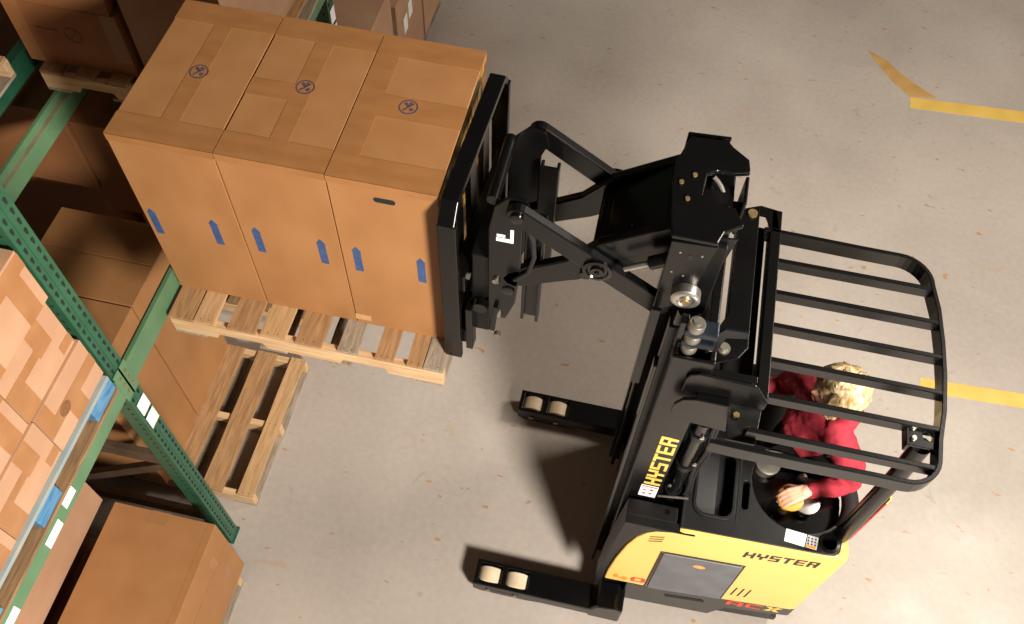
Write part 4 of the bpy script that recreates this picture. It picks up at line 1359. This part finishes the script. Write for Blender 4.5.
def tubes_remesh(chains, extra, voxel, name, mat, parent, sm=6):
    """capsule chains (+ extra bmesh builder) fused to one continuous skin"""
    m = MB()
    for pts, rs in chains:
        # resample smoothly
        P, Rr = [], []
        n = len(pts)
        for i in range(n - 1):
            p0 = Vector(pts[max(i - 1, 0)])
            p1, p2 = Vector(pts[i]), Vector(pts[i + 1])
            p3 = Vector(pts[min(i + 2, n - 1)])
            for k in range(5):
                t = k / 5
                P.append(0.5 * ((2 * p1) + (p2 - p0) * t + (2 * p0 - 5 * p1 + 4 * p2 - p3) * t * t + (3 * p1 - p0 - 3 * p2 + p3) * t ** 3))
                Rr.append(rs[i] + (rs[i + 1] - rs[i]) * (t * t * (3 - 2 * t)))
        P.append(Vector(pts[-1]))
        Rr.append(rs[-1])
        d0 = (P[0] - P[1]).normalized()
        d1 = (P[-1] - P[-2]).normalized()
        P = [P[0] + d0 * Rr[0] * 0.8] + P + [P[-1] + d1 * Rr[-1] * 0.8]
        Rr = [Rr[0] * 0.5] + Rr + [Rr[-1] * 0.5]
        m.tube(P, 0, 14, rs=Rr)
    if extra:
        extra(m)
    bmesh.ops.recalc_face_normals(m.bm, faces=m.bm.faces)
    me = bpy.data.meshes.new('tmp')
    m.bm.to_mesh(me)
    m.bm.free()
    o = bpy.data.objects.new('tmp', me)
    COL.objects.link(o)
    rm = o.modifiers.new('r', 'REMESH')
    rm.mode = 'VOXEL'
    rm.voxel_size = voxel
    if sm:
        s_ = o.modifiers.new('s', 'SMOOTH')
        s_.iterations = sm
        s_.factor = 0.5
    return evaluated(o, name, mat, parent)


HC = Vector((1.115, 2.175, 1.685))                       # head centre
HR = Matrix.Rotation(math.radians(180 + 8), 4, 'Z') @ Matrix.Rotation(math.radians(-4), 4, 'Y')   # local +x = face direction, tilted down


def head_pts(m):
    nu, nv = 40, 28
    rows = []
    for j in range(nv + 1):
        ph = -PI / 2 + PI * j / nv
        row = []
        for i in range(nu):
            th = 2 * PI * i / nu
            x, y, z = math.cos(ph) * math.cos(th), math.cos(ph) * math.sin(th), math.sin(ph)
            px, py, pz = 0.093 * x, 0.074 * y, 0.115 * z
            if z < 0:                         # jaw narrows, back of the skull pulls in
                k = -z
                py *= 1 - 0.30 * k
                if x < 0:
                    px *= 1 - 0.35 * k
            if x > 0.3:                       # flatter face
                px = min(px, 0.080 + 0.01 * (1 - abs(y)))
                # brow, eye sockets, nose, mouth, chin
                def g(yy, zz, sy, sz, a):
                    return a * math.exp(-((py - yy) / sy) ** 2 - ((pz - zz) / sz) ** 2)
                px += g(0, -0.022, 0.011, 0.020, 0.024) + g(0, -0.005, 0.008, 0.022, 0.010)
                px += g(0.032, 0.003, 0.016, 0.011, -0.010) + g(-0.032, 0.003, 0.016, 0.011, -0.010)
                px += g(0.03, 0.022, 0.03, 0.009, 0.005) + g(-0.03, 0.022, 0.03, 0.009, 0.005)
                px += g(0, -0.058, 0.022, 0.006, 0.007) + g(0, -0.070, 0.020, 0.006, 0.006) + g(0, -0.064, 0.024, 0.003, -0.004)
                px += g(0, -0.098, 0.02, 0.016, 0.010)
            row.append(m.bm.verts.new(HC + HR @ Vector((px, py, pz))))
        rows.append(row)
    for a, c in zip(rows, rows[1:]):
        for i in range(nu):
            j = (i + 1) % nu
            try:
                m.bm.faces.new((a[i], a[j], c[j], c[i]))
            except ValueError:
                pass
    bmesh.ops.remove_doubles(m.bm, verts=m.bm.verts, dist=0.0003)
    for sy in (1, -1):                        # ears
        c = HC + HR @ Vector((-0.008, sy * 0.073, -0.010))
        e = []
        m.lathe(c, HR.to_3x3() @ Vector((-0.25, sy, 0)), [(0.0, -0.01), (0.020, -0.006), (0.028, 0.006), (0.026, 0.012), (0.012, 0.006), (0.0, 0.006)], n=14)


S_L, E_L, W_L = (1.215, 2.03, 1.455), (1.325, 1.975, 1.235), (1.105, 1.852, 1.285)
S_R, E_R, W_R = (1.03, 2.335, 1.455), (0.985, 2.435, 1.215), (0.855, 2.345, 1.285)
H_L, H_R = (1.168, 2.075, 1.06), (1.105, 2.245, 1.06)
chains = [
    ([(1.135, 2.16, 1.06), (1.13, 2.165, 1.18), (1.12, 2.175, 1.33), (1.12, 2.18, 1.45), (1.125, 2.185, 1.53)], [.13, .115, .13, .105, .055]),
    ([(1.125, 2.185, 1.50), (1.12, 2.18, 1.58), (1.118, 2.178, 1.66)], [.058, .05, .055]),
    ([(1.12, 2.18, 1.46), S_L, E_L, W_L], [.07, .058, .042, .028]),
    ([(1.12, 2.18, 1.46), S_R, E_R, W_R], [.07, .058, .042, .028]),
    ([(1.14, 2.12, 1.05), H_L, (1.135, 2.07, .70), (1.155, 2.07, .345)], [.09, .095, .062, .040]),
    ([(1.12, 2.21, 1.05), H_R, (1.075, 2.27, .70), (1.095, 2.28, .345)], [.09, .095, .062, .040]),
    ([(1.165, 2.07, .30), (1.05, 2.05, .272)], [.04, .03]),
    ([(1.105, 2.285, .30), (0.99, 2.285, .272)], [.04, .03]),
]


def hand(wrist, palm_dir, up, side, curl, thumb):
    """palm + 4 curled fingers + thumb as capsule chains; side points from little finger to index finger"""
    w = Vector(wrist)
    f = Vector(palm_dir).normalized()
    u = Vector(up).normalized()
    s = Vector(side)
    s = (s - f * s.dot(f)).normalized()
    u = f.cross(s) if f.cross(s).dot(u) > 0 else -f.cross(s)
    out = []
    for k, ln in zip((-1.5, -0.5, 0.5, 1.5), (0.058, 0.070, 0.074, 0.066)):
        b0 = w + s * k * 0.012
        kn = w + f * 0.078 + s * k * 0.0195 + u * 0.006
        out.append(([b0, kn], [0.016, 0.0125]))
        p, d, pts, rs = kn, f.copy(), [kn], [0.0105]
        for q, (lf, c) in enumerate(((0.45, curl), (0.32, curl * 1.1), (0.23, curl * 0.8))):
            d = (d * math.cos(c) - u * math.sin(c)).normalized()
            u2 = u
            p = p + d * ln * lf
            pts.append(p)
            rs.append(0.0095 - 0.0009 * q)
            # rotate the local 'up' along with the finger
        out.append((pts, rs))
    t0 = w + f * 0.025 + s * 0.022
    t1 = t0 + f * 0.028 + s * 0.028 - u * 0.012
    t2 = t1 + f * 0.028 + s * 0.010 - u * 0.016
    out.append(([t0, t1, t2], [0.015, 0.0115, 0.009]))
    return out


chains += hand(W_L, (-0.85, -0.48, -0.22), (0.0, 0.0, 1), (-0.4, 0.9, 0), 0.42, 1)
chains += hand(W_R, (-0.85, -0.42, -0.12), (0.1, 0.0, 1), (-0.4, -0.9, 0), 0.5, -1)
body = tubes_remesh(chains, head_pts, 0.0052, 'body', M['skin'], OP, 3)

jk = [
    ([(1.137, 2.16, 1.03), (1.13, 2.165, 1.18), (1.12, 2.172, 1.34), (1.12, 2.18, 1.46), (1.125, 2.185, 1.515)], [.150, .136, .143, .115, .075]),
    ([(1.12, 2.18, 1.46), S_L, E_L, (1.128, 1.865, 1.280)], [.085, .074, .058, .041]),
    ([(1.12, 2.18, 1.46), S_R, E_R, (0.878, 2.362, 1.278)], [.085, .074, .058, .041]),
    ([(1.09, 2.10, 1.33), (1.06, 2.20, 1.36)], [.105, .105]),
]


def hood(m):
    pts, rs = [], []
    for i in range(11):
        a = math.radians(-110 + i * 22)
        pts.append((1.155 + 0.082 * math.cos(a), 2.19 + 0.095 * math.sin(a), 1.545 - 0.035 * math.sin(abs(a) / 2)))
        rs.append(0.030 + 0.016 * math.cos(a / 2))
    m.tube(pts, 0, 12, rs=rs)
    m.tube([(1.20, 2.19, 1.53), (1.235, 2.20, 1.47), (1.245, 2.20, 1.40)], 0, 12, rs=[.05, .055, .03])


jacket = tubes_remesh(jk, hood, 0.008, 'fleece_jacket', M['shirt'], OP, 8)
for v in jacket.data.vertices:
    c = v.co
    nrm = v.normal
    k = noise.noise(c * 16) * 0.010 + noise.noise(c * 38) * 0.004 + math.sin(c.z * 70 + 4 * noise.noise(c * 5)) * 0.0025
    v.co = c + nrm * k
tr = [
    ([(1.135, 2.16, 1.06), (1.137, 2.16, 1.0)], [.145, .14]),
    ([(1.15, 2.11, 1.04), H_L, (1.135, 2.07, .70), (1.155, 2.07, .36)], [.10, .108, .075, .060]),
    ([(1.115, 2.215, 1.04), H_R, (1.075, 2.27, .70), (1.095, 2.28, .36)], [.10, .108, .075, .060]),
]
tubes_remesh(tr, None, 0.009, 'trousers', M['trouser'], OP, 6)
for sx, sy in ((1.155, 2.065), (1.095, 2.283)):
    sh = MB()
    sh.prism(rrect(sx - 0.20, sx + 0.055, sy - 0.046, sy + 0.046, 0.04), 'z', 0.249, 0.285)
    sh.prism(rrect(sx - 0.19, sx + 0.05, sy - 0.040, sy + 0.040, 0.035), 'z', 0.284, 0.325)
    sh.build('shoe', M['rubber'], OP, bevel=0.012, seg=3)

# face details
for sy in (1, -1):
    c = HC + HR @ Vector((0.072, sy * 0.031, 0.002))
    ey = MB().lathe(c, HR.to_3x3() @ Vector((1, 0, 0)), [(0.0, -0.011), (0.008, -0.008), (0.011, 0), (0.008, 0.008), (0.0, 0.011)], n=14)
    eo = ey.build('eye', M['eyewhite'], OP, smooth=True)
    MB().lathe(c + HR.to_3x3() @ Vector((0.0095, 0, 0)), HR.to_3x3() @ Vector((1, 0, 0)), [(0.0, 0), (0.005, 0), (0.004, 0.002), (0.0, 0.0025)], n=12).build('iris', M['iris'], eo)
    MB().tube([HC + HR @ Vector((0.088, sy * 0.014, 0.022)), HC + HR @ Vector((0.090, sy * 0.03, 0.027)), HC + HR @ Vector((0.080, sy * 0.047, 0.021))], 0.003, 6).build('eyebrow', M['hair'], OP)
MB().tube([HC + HR @ Vector((0.082, -0.022, -0.065)), HC + HR @ Vector((0.091, -0.008, -0.062)), HC + HR @ Vector((0.091, 0.008, -0.062)), HC + HR @ Vector((0.082, 0.022, -0.065))], 0.0045, 6, rs=[.002, .0045, .0045, .002]).build('lips', M['lip'], OP, smooth=True)

# wavy chin-length hair: scalp cap plus many locks
hm = MB()
rnd = random.Random(12)


def scalp(th, el, k=1.0):
    return Vector((0.100 * k * math.cos(el) * math.cos(th) - 0.006, 0.083 * k * math.cos(el) * math.sin(th), 0.118 * k * math.sin(el) + 0.006))


def lock(th, el0, length, r):
    pts, rs = [], []
    n = 9
    e = el0
    ph = rnd.uniform(0, 6.28)
    wob = rnd.uniform(0.12, 0.30)
    for i in range(n):
        t = i / (n - 1)
        el = el0 - length * t
        kk = 1.03 + 0.20 * math.sin(PI * min(1, t * 0.75 + 0.12)) + 0.03 * math.sin(ph + 7 * t)
        tt = th + wob * math.sin(ph + 5.2 * t)
        if el > -0.45:
            p = scalp(tt, el, kk)
        else:
            base = scalp(tt, -0.45, kk)
            p = base + Vector((0, 0, -0.075 * (-0.45 - el)))
        pts.append(HC + HR @ p)
        rs.append(r * (0.75 + 0.5 * math.sin(PI * (0.12 + 0.78 * t))) * (1.0 if t < 0.9 else 0.45))
    hm.tube(pts, 0, 7, rs=rs)


for i in range(230):
    th = rnd.uniform(-PI, PI)
    face = abs(th) < 1.2
    el0 = rnd.uniform(1.0, 1.5)
    ln = (el0 - rnd.uniform(0.50, 0.80)) if face else rnd.uniform(1.5, 2.15)
    if abs(th) < 1.15 and not face:
        ln *= 0.9
    lock(th, el0, ln, rnd.uniform(0.009, 0.015))
for i in range(50):
    th = rnd.uniform(0.95, 2 * PI - 0.95)
    lock(th, rnd.uniform(0.2, 0.8), rnd.uniform(0.9, 1.4), rnd.uniform(0.009, 0.014))
nu, nv = 30, 10
rows = []
for j in range(nv + 1):
    el = 0.35 + (PI / 2 - 0.35) * j / nv
    rows.append([hm.bm.verts.new(HC + HR @ scalp(2 * PI * i / nu, el, 1.04)) for i in range(nu)])
for a, c in zip(rows, rows[1:]):
    for i in range(nu):
        j = (i + 1) % nu
        hm.bm.faces.new((a[i], a[j], c[j], c[i]))
for v in hm.bm.verts:
    n3 = noise.noise_vector(v.co * 22)
    v.co += n3 * 0.011 + noise.noise_vector(v.co * 60) * 0.003
hm.build('hair', M['hair'], OP, smooth=True)
